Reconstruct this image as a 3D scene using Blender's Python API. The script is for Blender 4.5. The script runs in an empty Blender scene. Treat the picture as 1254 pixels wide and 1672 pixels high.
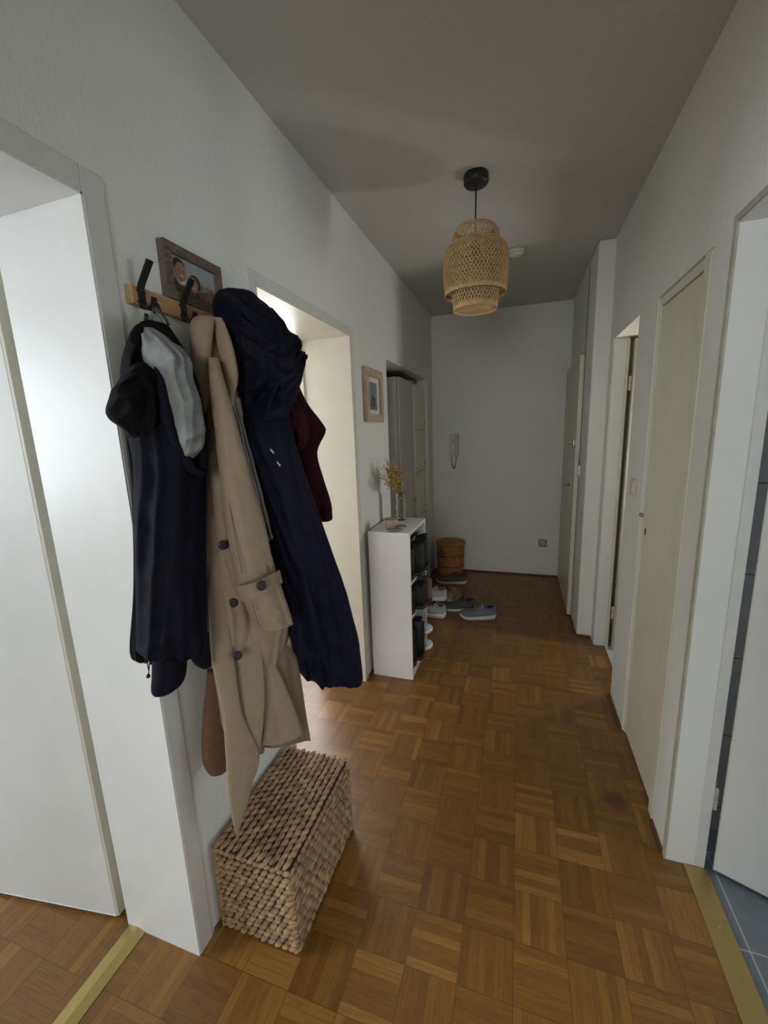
import bpy, bmesh, math, random
import numpy as np
from mathutils import Vector, Matrix
random.seed(7)
PI = math.pi
D = bpy.data
C = bpy.context.scene.collection

# ---------------------------------------------------------------- camera, light, exposure
FPX, YAW, PITCH, ROLL, CAMH = 672.406792, 0.320524420, -0.192953965, -0.0360788565, 1.5
_fw = np.array([-math.sin(YAW)*math.cos(PITCH), math.cos(YAW)*math.cos(PITCH), math.sin(PITCH)])
_rt = np.array([math.cos(YAW), math.sin(YAW), 0.0]); _up = np.cross(_rt, _fw)
CR = math.cos(ROLL)*_rt + math.sin(ROLL)*_up
CU = -math.sin(ROLL)*_rt + math.cos(ROLL)*_up
CF = _fw
def at(u, v, **k):
    """measured point of the photograph -> point of the place, on the plane x=, y= or z="""
    d = (u-627)*CR - (v-836)*CU + FPX*CF
    (ax, val), = k.items(); i = 'xyz'.index(ax)
    o = np.array([0, 0, CAMH]); t = (val-o[i])/d[i]
    return Vector(o+t*d)
cam = D.objects.new('camera', D.cameras.new('camera')); C.objects.link(cam)
cam.data.sensor_fit = 'VERTICAL'; cam.data.sensor_height = 24; cam.data.lens = 24*FPX/1672
cam.data.clip_start = 0.02
M4 = Matrix(((CR[0], CU[0], -CF[0], 0), (CR[1], CU[1], -CF[1], 0), (CR[2], CU[2], -CF[2], CAMH), (0, 0, 0, 1)))
cam.matrix_world = M4
bpy.context.scene.camera = cam
vs = bpy.context.scene.view_settings
vs.view_transform = 'Standard'; vs.look = 'None'; vs.gamma = 1; vs.use_curve_mapping = False
vs.exposure = 0.0
w = D.worlds.new('world'); bpy.context.scene.world = w; w.use_nodes = True
w.node_tree.nodes['Background'].inputs[0].default_value = (0.85, 0.93, 1.0, 1)
w.node_tree.nodes['Background'].inputs[1].default_value = 1.2
def area(name, loc, rot, sx, sy, power, col):
    l = D.lights.new(name, 'AREA'); l.shape = 'RECTANGLE'; l.size = sx; l.size_y = sy
    l.energy = power; l.color = col
    o = D.objects.new(name, l); C.objects.link(o); o.location = loc; o.rotation_euler = rot
    return o
# daylight at the living and side room windows; the other three are added, unseen
POW = dict(living=97, side=124, bath=11, hall=36, chamber=7.5)
area('daylight_living_room', (-4.15, -0.85, 1.62), (0, -PI/2, 0), 1.35, 1.25, POW['living'], (0.86, 0.94, 1.0))
area('daylight_side_room', (-2.5, 3.78, 1.90), (-PI/2, 0, 0), 1.8, 1.1, POW['side'], (0.95, 0.97, 1.0))
area('added_light_bathroom', (2.18, 0.60, 1.25), (0, PI/2, 0), 0.7, 0.7, POW['bath'], (0.85, 0.93, 1.0))  # unseen light, added to brighten the near part of the left wall
area('added_light_hall_end', (-0.1, -2.62, 1.7), (PI/2, 0, 0), 1.2, 1.1, POW['hall'], (0.97, 0.975, 0.92))  # unseen light behind the viewer, added to brighten the far wall
area('added_light_chamber', (1.12, 2.805, 1.30), (0, PI/2, 0), 0.66, 0.09, POW['chamber'], (1.0, 0.97, 0.91))  # unseen light, added to brighten the left wall up to a sharp edge

# ---------------------------------------------------------------- node helpers
def newmat(name):
    m = D.materials.new(name); m.use_nodes = True
    nt = m.node_tree; bs = nt.nodes['Principled BSDF']
    return m, nt, bs
def nd(nt, t, **kw):
    n = nt.nodes.new(t)
    for k, v in kw.items():
        if hasattr(n, k): setattr(n, k, v)
    return n
def math_(nt, op, a, b=None):
    n = nt.nodes.new('ShaderNodeMath'); n.operation = op
    for i, v in enumerate((a, b)):
        if v is None: continue
        if isinstance(v, (int, float)): n.inputs[i].default_value = v
        else: nt.links.new(v, n.inputs[i])
    return n.outputs[0]
def coords(nt, scale=None):
    tc = nt.nodes.new('ShaderNodeTexCoord')
    if scale is None: return tc.outputs['Object']
    mp = nt.nodes.new('ShaderNodeMapping'); mp.inputs['Scale'].default_value = scale
    nt.links.new(tc.outputs['Object'], mp.inputs['Vector']); return mp.outputs[0]
def noise(nt, vec, scale, detail=3, rough=.5):
    n = nt.nodes.new('ShaderNodeTexNoise'); n.inputs['Scale'].default_value = scale
    n.inputs['Detail'].default_value = detail; n.inputs['Roughness'].default_value = rough
    nt.links.new(vec, n.inputs['Vector']); return n.outputs['Fac']
def ramp(nt, fac, stops):
    r = nt.nodes.new('ShaderNodeValToRGB'); e = r.color_ramp.elements
    e[0].position, e[0].color = stops[0][0], (*stops[0][1], 1)
    e[1].position, e[1].color = stops[-1][0], (*stops[-1][1], 1)
    for p, c in stops[1:-1]:
        q = e.new(p); q.color = (*c, 1)
    nt.links.new(fac, r.inputs[0]); return r.outputs[0]
def mixc(nt, fac, a, b, mode='MIX'):
    n = nt.nodes.new('ShaderNodeMix'); n.data_type = 'RGBA'; n.blend_type = mode
    for s, v in ((n.inputs[0], fac), (n.inputs[6], a), (n.inputs[7], b)):
        if isinstance(v, (int, float)): s.default_value = v
        elif isinstance(v, tuple): s.default_value = (*v, 1)
        else: nt.links.new(v, s)
    return n.outputs[2]
def bump(nt, bs, h, strength=.3, dist=.002):
    b = nt.nodes.new('ShaderNodeBump'); b.inputs['Strength'].default_value = strength
    b.inputs['Distance'].default_value = dist
    nt.links.new(h, b.inputs['Height']); nt.links.new(b.outputs[0], bs.inputs['Normal'])
def simple(name, col, rough=.5, metal=0, var=.06, nscale=30, bs_=0, bdist=.001, stretch=(1, 1, 1), sheen=0):
    m, nt, bs = newmat(name)
    v = coords(nt, stretch); n = noise(nt, v, nscale, 4)
    lo = tuple(max(0, c*(1-var)) for c in col); hi = tuple(min(1, c*(1+var)) for c in col)
    nt.links.new(ramp(nt, n, [(.3, lo), (.7, hi)]), bs.inputs['Base Color'])
    bs.inputs['Roughness'].default_value = rough; bs.inputs['Metallic'].default_value = metal
    if sheen: bs.inputs['Sheen Weight'].default_value = sheen
    if bs_: bump(nt, bs, n, bs_, bdist)
    return m
def plaster(name, col, rough=.85):
    m, nt, bs = newmat(name); v = coords(nt)
    big = noise(nt, v, 1.5, 3); n1 = noise(nt, v, 160, 3, .6); n2 = noise(nt, v, 45, 2)
    c = tuple(x*.95 for x in col)
    nt.links.new(ramp(nt, big, [(.3, c), (.7, col)]), bs.inputs['Base Color'])
    bs.inputs['Roughness'].default_value = rough
    bump(nt, bs, math_(nt, 'ADD', math_(nt, 'MULTIPLY', n1, .6), n2), .35, .003)
    return m
def fabric(name, col, rough=.9, weave=900, sheen=.1, var=.12):
    m, nt, bs = newmat(name); v = coords(nt)
    n = noise(nt, v, 60, 4); f = noise(nt, v, weave, 2)
    lo = tuple(c*(1-var) for c in col); hi = tuple(min(1, c*(1+var)) for c in col)
    nt.links.new(ramp(nt, n, [(.3, lo), (.7, hi)]), bs.inputs['Base Color'])
    bs.inputs['Roughness'].default_value = rough; bs.inputs['Sheen Weight'].default_value = sheen
    bs.inputs['Specular IOR Level'].default_value = .14
    bump(nt, bs, math_(nt, 'ADD', f, math_(nt, 'MULTIPLY', n, 2)), .3, .0012)
    return m
def parquet():
    m, nt, bs = newmat('oak_mosaic_parquet')
    v = coords(nt); sp = nt.nodes.new('ShaderNodeSeparateXYZ'); nt.links.new(v, sp.inputs[0])
    T = 0.147
    X = math_(nt, 'DIVIDE', math_(nt, 'ADD', sp.outputs[0], .4205+T*40), T)
    Y = math_(nt, 'DIVIDE', math_(nt, 'ADD', sp.outputs[1], -.719+T*40), T)
    ix, iy = math_(nt, 'FLOOR', X), math_(nt, 'FLOOR', Y)
    fx, fy = math_(nt, 'FRACT', X), math_(nt, 'FRACT', Y)
    par = math_(nt, 'MODULO', math_(nt, 'ADD', ix, iy), 2)
    inv = math_(nt, 'SUBTRACT', 1, par)
    s = math_(nt, 'ADD', math_(nt, 'MULTIPLY', fx, par), math_(nt, 'MULTIPLY', fy, inv))      # across the fingers
    l = math_(nt, 'ADD', math_(nt, 'MULTIPLY', fy, par), math_(nt, 'MULTIPLY', fx, inv))      # along them
    s6 = math_(nt, 'MULTIPLY', s, 6); si = math_(nt, 'FLOOR', s6); sf = math_(nt, 'FRACT', s6)
    cb = nt.nodes.new('ShaderNodeCombineXYZ')
    nt.links.new(ix, cb.inputs[0]); nt.links.new(iy, cb.inputs[1]); nt.links.new(si, cb.inputs[2])
    wn = nt.nodes.new('ShaderNodeTexWhiteNoise'); nt.links.new(cb.outputs[0], wn.inputs['Vector'])
    cb3 = nt.nodes.new('ShaderNodeCombineXYZ'); nt.links.new(ix, cb3.inputs[0]); nt.links.new(iy, cb3.inputs[1])
    wt = nt.nodes.new('ShaderNodeTexWhiteNoise'); nt.links.new(cb3.outputs[0], wt.inputs['Vector'])
    rnd = math_(nt, 'ADD', math_(nt, 'MULTIPLY', wn.outputs[0], .66), math_(nt, 'MULTIPLY', wt.outputs[0], .30))
    # grain, stretched along each finger
    cg = nt.nodes.new('ShaderNodeCombineXYZ')
    nt.links.new(math_(nt, 'ADD', math_(nt, 'MULTIPLY', l, 1.1), math_(nt, 'MULTIPLY', rnd, 37)), cg.inputs[0])
    nt.links.new(math_(nt, 'ADD', math_(nt, 'MULTIPLY', s, 14), math_(nt, 'MULTIPLY', iy, 3.1)), cg.inputs[1])
    nt.links.new(math_(nt, 'MULTIPLY', ix, 2.7), cg.inputs[2])
    g = noise(nt, cg.outputs[0], 2.2, 6, .65)
    base = ramp(nt, rnd, [(.05, (.17, .070, .010)), (.35, (.215, .094, .014)), (.65, (.235, .106, .018)), (.95, (.34, .165, .036))])
    grain = ramp(nt, g, [(.3, (.62, .55, .48)), (.5, (.95, .93, .9)), (.7, (1.12, 1.1, 1.05))])
    col = mixc(nt, .8, base, grain, 'MULTIPLY')
    def edge(f, wdt):
        a = math_(nt, 'MINIMUM', f, math_(nt, 'SUBTRACT', 1, f)); return math_(nt, 'LESS_THAN', a, wdt)
    se = edge(sf, .022); te = math_(nt, 'MAXIMUM', edge(fx, .0065), edge(fy, .0065))
    gate = math_(nt, 'GREATER_THAN', wn.outputs[0], .35)
    col = mixc(nt, math_(nt, 'MULTIPLY', math_(nt, 'MULTIPLY', se, gate), .55), col, (.07, .03, .01))
    col = mixc(nt, math_(nt, 'MULTIPLY', te, .6), col, (.06, .025, .008))
    # old water stain near the closet
    tc = nt.nodes.new('ShaderNodeVectorMath'); tc.operation = 'DISTANCE'; nt.links.new(v, tc.inputs[0])
    tc.inputs[1].default_value = (.405, 1.62, 0)
    st = ramp(nt, math_(nt, 'ADD', tc.outputs['Value'], math_(nt, 'MULTIPLY', noise(nt, v, 25, 3), .06)), [(.05, (1, 1, 1)), (.085, (0, 0, 0))])
    col = mixc(nt, math_(nt, 'MULTIPLY', st, .6), col, (.05, .02, .008))
    nt.links.new(col, bs.inputs['Base Color'])
    bs.inputs['Specular IOR Level'].default_value = .45; bs.inputs['Coat Weight'].default_value = .3; bs.inputs['Coat Roughness'].default_value = .32
    nt.links.new(math_(nt, 'ADD', .36, math_(nt, 'MULTIPLY', g, .2)), bs.inputs['Roughness'])
    bump(nt, bs, math_(nt, 'SUBTRACT', math_(nt, 'MULTIPLY', g, .4), math_(nt, 'MAXIMUM', se, te)), .25, .0008)
    return m
def tiles(name, col, grout, T, ox=0, oy=0, ax=(0, 1), rough=.35):
    m, nt, bs = newmat(name); v = coords(nt); sp = nt.nodes.new('ShaderNodeSeparateXYZ'); nt.links.new(v, sp.inputs[0])
    e = None
    for k, o in zip(ax, (ox, oy)):
        f = math_(nt, 'FRACT', math_(nt, 'DIVIDE', math_(nt, 'ADD', sp.outputs[k], 30*T-o), T))
        a = math_(nt, 'LESS_THAN', math_(nt, 'MINIMUM', f, math_(nt, 'SUBTRACT', 1, f)), .0022/T)
        e = a if e is None else math_(nt, 'MAXIMUM', e, a)
    n = noise(nt, v, 12, 4); c = ramp(nt, n, [(.3, tuple(x*.92 for x in col)), (.7, tuple(x*1.08 for x in col))])
    nt.links.new(mixc(nt, e, c, grout), bs.inputs['Base Color']); bs.inputs['Roughness'].default_value = rough
    return m
def wood(name, a, b, scale=6, stretch=(1, 12, 12), rough=.5):
    m, nt, bs = newmat(name); n = noise(nt, coords(nt, stretch), scale, 6, .65)
    nt.links.new(ramp(nt, n, [(.3, a), (.7, b)]), bs.inputs['Base Color']); bs.inputs['Roughness'].default_value = rough
    bump(nt, bs, n, .2, .001); return m

M = {}
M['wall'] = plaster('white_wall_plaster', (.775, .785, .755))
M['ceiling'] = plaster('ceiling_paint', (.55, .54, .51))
M['casing'] = simple('smooth_grey_white_casing', (.66, .66, .64), .55, var=.04, nscale=20, bs_=.1)
M['cream'] = simple('cream_lacquer', (.75, .745, .62), .38, var=.03, nscale=9, bs_=.08)
M['olive'] = simple('olive_edge_strip', (.44, .44, .35), .5, var=.12, nscale=30)  # strip colour, darker than the wall beside it
M['creamr'] = simple('cream_wall_gloss', (.74, .70, .585), .45, var=.03, nscale=9, bs_=.08)
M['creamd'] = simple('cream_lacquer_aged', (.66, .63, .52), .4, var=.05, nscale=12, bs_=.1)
M['white'] = simple('white_lacquer', (.78, .79, .79), .4, var=.02, nscale=9)
M['floor'] = parquet()
M['brass'] = simple('brushed_brass', (.48, .35, .13), .38, .75, .1, 40, .1, stretch=(30, 1, 1))
M['tile'] = tiles('grey_floor_tile', (.17, .19, .21), (.42, .43, .43), .30, .667, 1.181)
M['tilew'] = tiles('grey_wall_tile', (.34, .34, .33), (.08, .08, .08), .30, .1, .1, (0, 2))
M['tilewhite'] = tiles('white_floor_tile', (.8, .82, .84), (.6, .6, .6), .30)
M['black'] = simple('black_metal', (.012, .012, .013), .45)
M['blackpl'] = simple('black_plastic', (.015, .015, .016), .4)
M['steel'] = simple('brushed_steel', (.55, .53, .48), .3, .9)
M['rackwood'] = wood('oak_rack', (.33, .19, .08), (.50, .31, .15), 5, (12, 1.2, 12))
M['grey_wood'] = wood('weathered_grey_wood', (.055, .043, .032), (.20, .16, .12), 8, (30, 5, 30), .8)
M['light_wood'] = wood('pale_oak', (.36, .28, .19), (.58, .47, .34), 7, (10, 10, 2), .7)
M['dark_wood'] = wood('dark_oak_strip', (.08, .035, .012), (.18, .085, .03), 6, (3, 3, 3), .5)
M['shelf'] = simple('white_laminate', (.76, .75, .76), .45, var=.02, nscale=8)
M['wardrobe'] = simple('grey_white_laminate', (.62, .60, .56), .45, var=.02)
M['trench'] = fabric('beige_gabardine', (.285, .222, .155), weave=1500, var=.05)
M['trench_in2'] = fabric('beige_gabardine_shaded', (.19, .138, .09), weave=1500, var=.05)  # darker copy of the beige, with the shade of the fold put into its colour
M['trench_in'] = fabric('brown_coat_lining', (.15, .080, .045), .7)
M['blackfab'] = fabric('black_jacket_shell', (.0035, .0035, .005), .85, sheen=.0)
M['bluefab'] = fabric('dark_blue_jacket_shell', (.004, .0045, .011), .8, sheen=.01)
M['greylin'] = fabric('grey_fleece_lining', (.20, .212, .212), .95, 500, .1)
M['navy'] = fabric('navy_rain_coat', (.004, .0046, .016), .7, sheen=.01)
M['navyl'] = fabric('navy_rain_coat_panel', (.003, .0042, .011), .7, sheen=.01)
M['zip'] = fabric('grey_zip_tape', (.14, .14, .125), .8)
M['burg'] = fabric('burgundy_jacket', (.024, .003, .005), .85, sheen=.01)
M['button'] = simple('black_horn_button', (.02, .018, .018), .3, var=.4, nscale=120)
M['hyac'] = simple('water_hyacinth_braid', (.335, .21, .112), .75, var=.5, nscale=38, bs_=.6, bdist=.002)
M['hyacd'] = simple('basket_core', (.03, .016, .008), .9)
M['rattan'] = simple('bamboo_strip', (.60, .40, .20), .6, var=.2, nscale=60)
M['wicker'] = simple('brown_wicker', (.40, .17, .045), .6, var=.35, nscale=50, bs_=.3)
M['wickerd'] = simple('brown_wicker_dark', (.16, .06, .02), .7, var=.3, nscale=50)
M['paper'] = simple('mat_board', (.72, .70, .64), .8, var=.02)
M['plastic'] = simple('white_plastic', (.60, .57, .51), .4, var=.02)
M['plastg'] = simple('grey_plastic', (.30, .28, .25), .5, var=.05)
M['ceramic'] = simple('beige_stoneware', (.46, .38, .31), .55, var=.08, nscale=80)
M['ceramicd'] = simple('mottled_stone_dish', (.26, .24, .21), .5, var=.4, nscale=60)
M['flower'] = simple('dried_flower', (.52, .37, .13), .8, var=.4, nscale=150)
M['stem'] = simple('dried_stem', (.30, .22, .07), .8)
M['rubber'] = simple('pale_sole', (.66, .64, .62), .6, var=.05)
M['rubwhite'] = simple('white_sole', (.80, .81, .80), .5, var=.03)
M['rubbeige'] = simple('beige_sole', (.55, .46, .36), .6, var=.05)
M['rubblack'] = simple('black_sole', (.02, .02, .02), .6)
M['knit_blue'] = fabric('blue_grey_knit', (.17, .20, .24), .8, 500)
M['knit_grey'] = fabric('dark_grey_knit', (.095, .093, .088), .8, 500)
M['knit_brown'] = fabric('grey_brown_knit', (.11, .085, .075), .8, 500)
M['knit_white'] = fabric('pale_blue_leather', (.50, .54, .57), .5, 500)
M['knit_tan'] = fabric('tan_suede', (.27, .22, .15), .8, 500)
M['knit_red'] = fabric('brown_suede', (.16, .10, .08), .8, 500)
M['leather'] = simple('black_leather', (.005, .005, .0055), .5, var=.3, nscale=90, bs_=.3)
M['leatherg'] = simple('dark_green_grey_nylon', (.009, .013, .013), .6, var=.3, nscale=90, bs_=.3)
M['insole'] = simple('dark_shoe_lining', (.012, .012, .014), .9)
M['lace_w'] = simple('white_lace', (.6, .6, .6), .8)
M['lace_b'] = simple('black_lace', (.02, .02, .02), .8)
M['green'] = fabric('dark_green_bag', (.010, .022, .018), .7)
M['skin'] = simple('print_skin_tone', (.34, .17, .115), .35)
M['skin2'] = simple('print_skin_tone_shade', (.40, .21, .15), .35)
M['phair'] = simple('print_dark_hair', (.05, .035, .03), .35)
M['psky'] = simple('print_pale_sky', (.30, .34, .34), .3, var=.05)
M['phill'] = simple('print_brown_slope', (.20, .15, .085), .35, var=.5, nscale=90)
M['pcoat'] = simple('print_olive_coat', (.07, .06, .045), .35, var=.3, nscale=60)
M['ptown'] = simple('print_distant_town', (.22, .22, .21), .35, var=.6, nscale=200)
M['pteeth'] = simple('print_white', (.6, .57, .52), .35)
M['pblue'] = simple('print_blue_sky', (.17, .24, .30), .4, var=.1)
M['pdark'] = simple('print_dark_rocks', (.07, .075, .085), .4, var=.3, nscale=90)
M['pgrey'] = simple('print_grey_rocks', (.17, .17, .18), .4, var=.3, nscale=90)
g_, nt_, b_ = newmat('clear_glass'); b_.inputs['Transmission Weight'].default_value = 1; b_.inputs['Roughness'].default_value = .02
b_.inputs['Base Color'].default_value = (.97, .99, .98, 1); b_.inputs['IOR'].default_value = 1.45
nz = noise(nt_, coords(nt_), 60, 2); bump(nt_, b_, nz, .1, .001); M['glass'] = g_
M['pane'] = g_

# ---------------------------------------------------------------- mesh helpers
class MB:
    def __init__(s): s.bm = bmesh.new(); s.mi = 0
    def _f(s, vs_, smooth=False):
        try:
            f = s.bm.faces.new(vs_); f.material_index = s.mi; f.smooth = smooth; return f
        except ValueError: return None
    def box(s, x0, x1, y0, y1, z0, z1, bev=0):
        r = bmesh.ops.create_cube(s.bm, size=1)
        for v in r['verts']:
            v.co = Vector(((x0+x1)/2+v.co.x*(x1-x0), (y0+y1)/2+v.co.y*(y1-y0), (z0+z1)/2+v.co.z*(z1-z0)))
        fs = {f for v in r['verts'] for f in v.link_faces}
        for f in fs: f.material_index = s.mi
        if bev:
            es = list({e for v in r['verts'] for e in v.link_edges})
            q = bmesh.ops.bevel(s.bm, geom=es, offset=bev, segments=2, affect='EDGES', profile=.5)
            for f in q['faces']: f.material_index = s.mi
        return s
    def obox(s, o, ax, ay, az, bev=0):
        """box from corner o with edge vectors"""
        o, ax, ay, az = map(Vector, (o, ax, ay, az))
        r = bmesh.ops.create_cube(s.bm, size=1)
        for v in r['verts']:
            v.co = o+ax*(v.co.x+.5)+ay*(v.co.y+.5)+az*(v.co.z+.5)
        for f in {f for v in r['verts'] for f in v.link_faces}: f.material_index = s.mi
        if bev:
            es = list({e for v in r['verts'] for e in v.link_edges})
            q = bmesh.ops.bevel(s.bm, geom=es, offset=bev, segments=2, affect='EDGES', profile=.5)
            for f in q['faces']: f.material_index = s.mi
        return s
    def rings(s, rings, close=True, cap0=True, cap1=True, smooth=True):
        vv = [[s.bm.verts.new(p) for p in r] for r in rings]
        n = len(vv[0])
        for i in range(len(vv)-1):
            for j in range(n if close else n-1):
                k = (j+1) % n
                s._f((vv[i][j], vv[i][k], vv[i+1][k], vv[i+1][j]), smooth)
        if close and cap0: s._f(list(reversed(vv[0])), smooth)
        if close and cap1: s._f(vv[-1], smooth)
        return s
    def tube(s, pts, r, n=10, smooth=True):
        pts = [Vector(p) for p in pts]
        rs = r if isinstance(r, (list, tuple)) else [r]*len(pts)
        out = []; prev = None
        for i, p in enumerate(pts):
            t = (pts[min(i+1, len(pts)-1)]-pts[max(i-1, 0)]).normalized()
            if prev is None:
                a = Vector((0, 0, 1)) if abs(t.z) < .9 else Vector((1, 0, 0)); u = t.cross(a).normalized()
            else:
                u = (prev-t*prev.dot(t)).normalized()
            prev = u; b = t.cross(u)
            out.append([p+(u*math.cos(2*PI*k/n)+b*math.sin(2*PI*k/n))*rs[i] for k in range(n)])
        return s.rings(out, smooth=smooth)
    def lathe(s, cx, cy, prof, n=32, cap0=True, cap1=True, smooth=True):
        return s.rings([[(cx+r*math.cos(2*PI*k/n), cy+r*math.sin(2*PI*k/n), z) for k in range(n)] for r, z in prof], cap0=cap0, cap1=cap1, smooth=smooth)
    def ribbon(s, pts, width_v, thick_v):
        """flat strip of given half width/thickness vectors per point"""
        out = []
        for p, wv, tv in zip(pts, width_v, thick_v):
            out.append([p+wv+tv, p-wv+tv, p-wv-tv, p+wv-tv])
        return s.rings(out, smooth=False)
    def ico(s, c, r, sub=1, sc=(1, 1, 1)):
        q = bmesh.ops.create_icosphere(s.bm, subdivisions=sub, radius=r)
        for v in q['verts']: v.co = Vector(c)+Vector((v.co.x*sc[0], v.co.y*sc[1], v.co.z*sc[2]))
        for f in {f for v in q['verts'] for f in v.link_faces}: f.material_index = s.mi; f.smooth = True
        return s
    def build(s, name, mat, parent=None, normals=True):
        if normals: bmesh.ops.recalc_face_normals(s.bm, faces=s.bm.faces)
        me = D.meshes.new(name); s.bm.to_mesh(me); s.bm.free()
        for m_ in (mat if isinstance(mat, (list, tuple)) else [mat]): me.materials.append(M[m_] if isinstance(m_, str) else m_)
        o = D.objects.new(name, me); C.objects.link(o)
        if parent is not None: o.parent = parent; o.matrix_parent_inverse = Matrix.Translation(parent.location).inverted() if parent.type == 'EMPTY' else Matrix()
        return o
def tag(o, label=None, cat=None, group=None, kind=None):
    if label: o['label'] = label
    if cat: o['category'] = cat
    if group: o['group'] = group
    if kind: o['kind'] = kind
    return o
def thing(name, label, cat, loc=(0, 0, 0), group=None, kind=None):
    o = D.objects.new(name, None); C.objects.link(o); o.location = loc; o.empty_display_size = .05
    return tag(o, label, cat, group, kind)
def struct(name, mb, mat, label=None):
    o = mb.build(name, mat); o['kind'] = 'structure'
    if label: o['label'] = label
    return o
def sstruct(name, loc=(0, 0, 0), label=None):
    o = thing(name, label, None, loc); o['kind'] = 'structure'; return o

# ---------------------------------------------------------------- the room
XL, XR, XW, YF, ZC, HD = -.861, .52, -1.13, 4.285, 2.59, 1.998
XB = .64                                    # back of the right wall
b = MB().box(-4.2, XB-.01, -2.6, 4.5, -.08, 0)
struct('floor', b, 'floor', 'oak mosaic parquet of small squares')
b = MB().box(.638, 2.4, -1.2, 1.6, -.08, -.002); struct('trim_1', b, 'tile', 'grey floor tiles of the bathroom')
b = MB().box(.590, 1.1, 1.96, 3.3, -.07, .003); struct('trim_2', b, 'tilewhite', 'white floor tiles behind the third doorway')
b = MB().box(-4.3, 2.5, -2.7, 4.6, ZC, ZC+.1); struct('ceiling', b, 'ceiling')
O1a, O1b, O2a, O2b, N1, N2, NT = -.15, .715, 1.305, 2.12, 2.75, 4.05, 1.972
b = MB()
for y0, y1 in ((-2.6, O1a), (O1b, O2a), (O2b, N1-.10)): b.box(XW, XL, y0, y1, 0, ZC)
for y0, y1 in ((O1a, O1b), (O2a, O2b)): b.box(XW, XL, y0, y1, HD, ZC)
b.box(-1.40, XL, N1-.10, N1, 0, ZC); b.box(-1.40, XL, N1, N2, NT, ZC); b.box(-1.40, XL, N2, YF+.1, 0, ZC)
b.box(-1.40, -1.37, N1, N2, 0, NT)
struct('wall_left', b, 'wall')
b = MB().box(-1.40, 2.1, YF, YF+.12, 0, ZC); struct('wall_far', b, 'wall')
B1, B2, K1, K2, D1, D2 = .66, 1.41, 1.555, 2.068, 2.35, 2.935     # bathroom opening, closet, third doorway
b = MB().box(XR, XB, -2.6, B1, 0, ZC); b.box(XR, XB, B1, B2, HD, ZC)
b.box(XR, .605, B2, K1, 0, ZC); b.box(XR, XB, K1, K2, 1.992, ZC); b.box(XR, XB, K2, D1, 0, ZC); b.box(XR, XB, D1, D2, 2.002, ZC)
b.box(XR, .600, D2, 3.05, 0, ZC)
b.box(.55, XB, K1, K2, 0, 1.992)
b.box(.425, .60, 3.035, 3.40, 0, ZC, .012); b.box(.425, .60, 3.36, YF, 0, ZC)
struct('wall_right', b, 'wall')
b = MB()
for x0, x1, z0, z1 in ((-.861, -.7, 0, ZC), (.5, .52, 0, ZC), (-.7, .5, 0, 1.15), (-.7, .5, 2.25, ZC)): b.box(x0, x1, -2.6, -2.48, z0, z1)
for x0, x1, z0, z1 in ((-.861, -.66, 0, ZC), (.36, .52, 0, ZC), (-.66, .36, 2.05, ZC)): b.box(x0, x1, -.72, -.60, z0, z1)   # unseen passage, added to keep light off the upper walls
struct('wall_back', b, 'wall')
# living room beyond the first opening: west wall with a window, south and north walls
b = MB()
for y0, y1, z0, z1 in ((-2.6, -1.5, 0, ZC), (-.2, 1.25, 0, ZC), (-1.5, -.2, 0, .9), (-1.5, -.2, 2.35, ZC)): b.box(-4.1, -4.0, y0, y1, z0, z1)
b.box(-4.1, XW, -2.7, -2.6, 0, ZC); b.box(-4.1, XW, 1.12, 1.25, 0, ZC); struct('wall_living_room', b, 'wall')
b = MB()
for y0, y1, z0, z1 in ((-1.5, -1.44, .9, 2.35), (-.26, -.2, .9, 2.35), (-1.5, -.2, .9, .96), (-1.5, -.2, 2.29, 2.35), (-.88, -.82, .96, 2.29)): b.box(-4.07, -4.01, y0, y1, z0, z1)
struct('window_1', b, 'white')
# side room beyond the second opening: north wall with a window
b = MB()
for x0, x1, z0, z1 in ((-4.1, -3.5, 0, ZC), (-1.5, -1.37, 0, ZC), (-3.5, -1.5, 0, 1.33), (-3.5, -1.5, 2.48, ZC)): b.box(x0, x1, 3.6, 3.7, z0, z1)
b.box(-4.1, -4.0, 1.25, 3.6, 0, ZC); struct('wall_side_room', b, 'wall')
b = MB()
for x0, x1, z0, z1 in ((-3.5, -3.44, 1.33, 2.48), (-1.56, -1.5, 1.33, 2.48), (-3.5, -1.5, 1.33, 1.39), (-3.5, -1.5, 2.42, 2.48), (-2.6, -2.53, 1.39, 2.42)): b.box(x0, x1, 3.62, 3.68, z0, z1)
struct('window_2', b, 'white')
# bathroom beyond the right opening
b = MB().box(.64, 2.1, 1.58, 1.66, 0, ZC); b.box(.64, 2.1, -1.3, -1.2, 0, ZC)
for y0, y1, z0, z1 in ((-1.2, .22, 0, ZC), (.98, 1.6, 0, ZC), (.22, .98, 0, .88), (.22, .98, 1.62, ZC)): b.box(2.05, 2.15, y0, y1, z0, z1)
struct('wall_bathroom', b, 'tilew')
# little room behind the third doorway
b = MB().box(.60, 1.1, 3.3, 3.36, 0, ZC); b.box(.64, 1.1, 1.95, 2.0, 0, ZC)
for y0, y1, z0, z1 in ((1.95, 2.745, 0, ZC), (2.863, 3.36, 0, ZC), (2.745, 2.863, 0, .94), (2.745, 2.863, 1.66, ZC)): b.box(1.06, 1.10, y0, y1, z0, z1)  # narrow slit added for the unseen light outside it
struct('wall_side_chamber', b, 'creamd')

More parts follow.
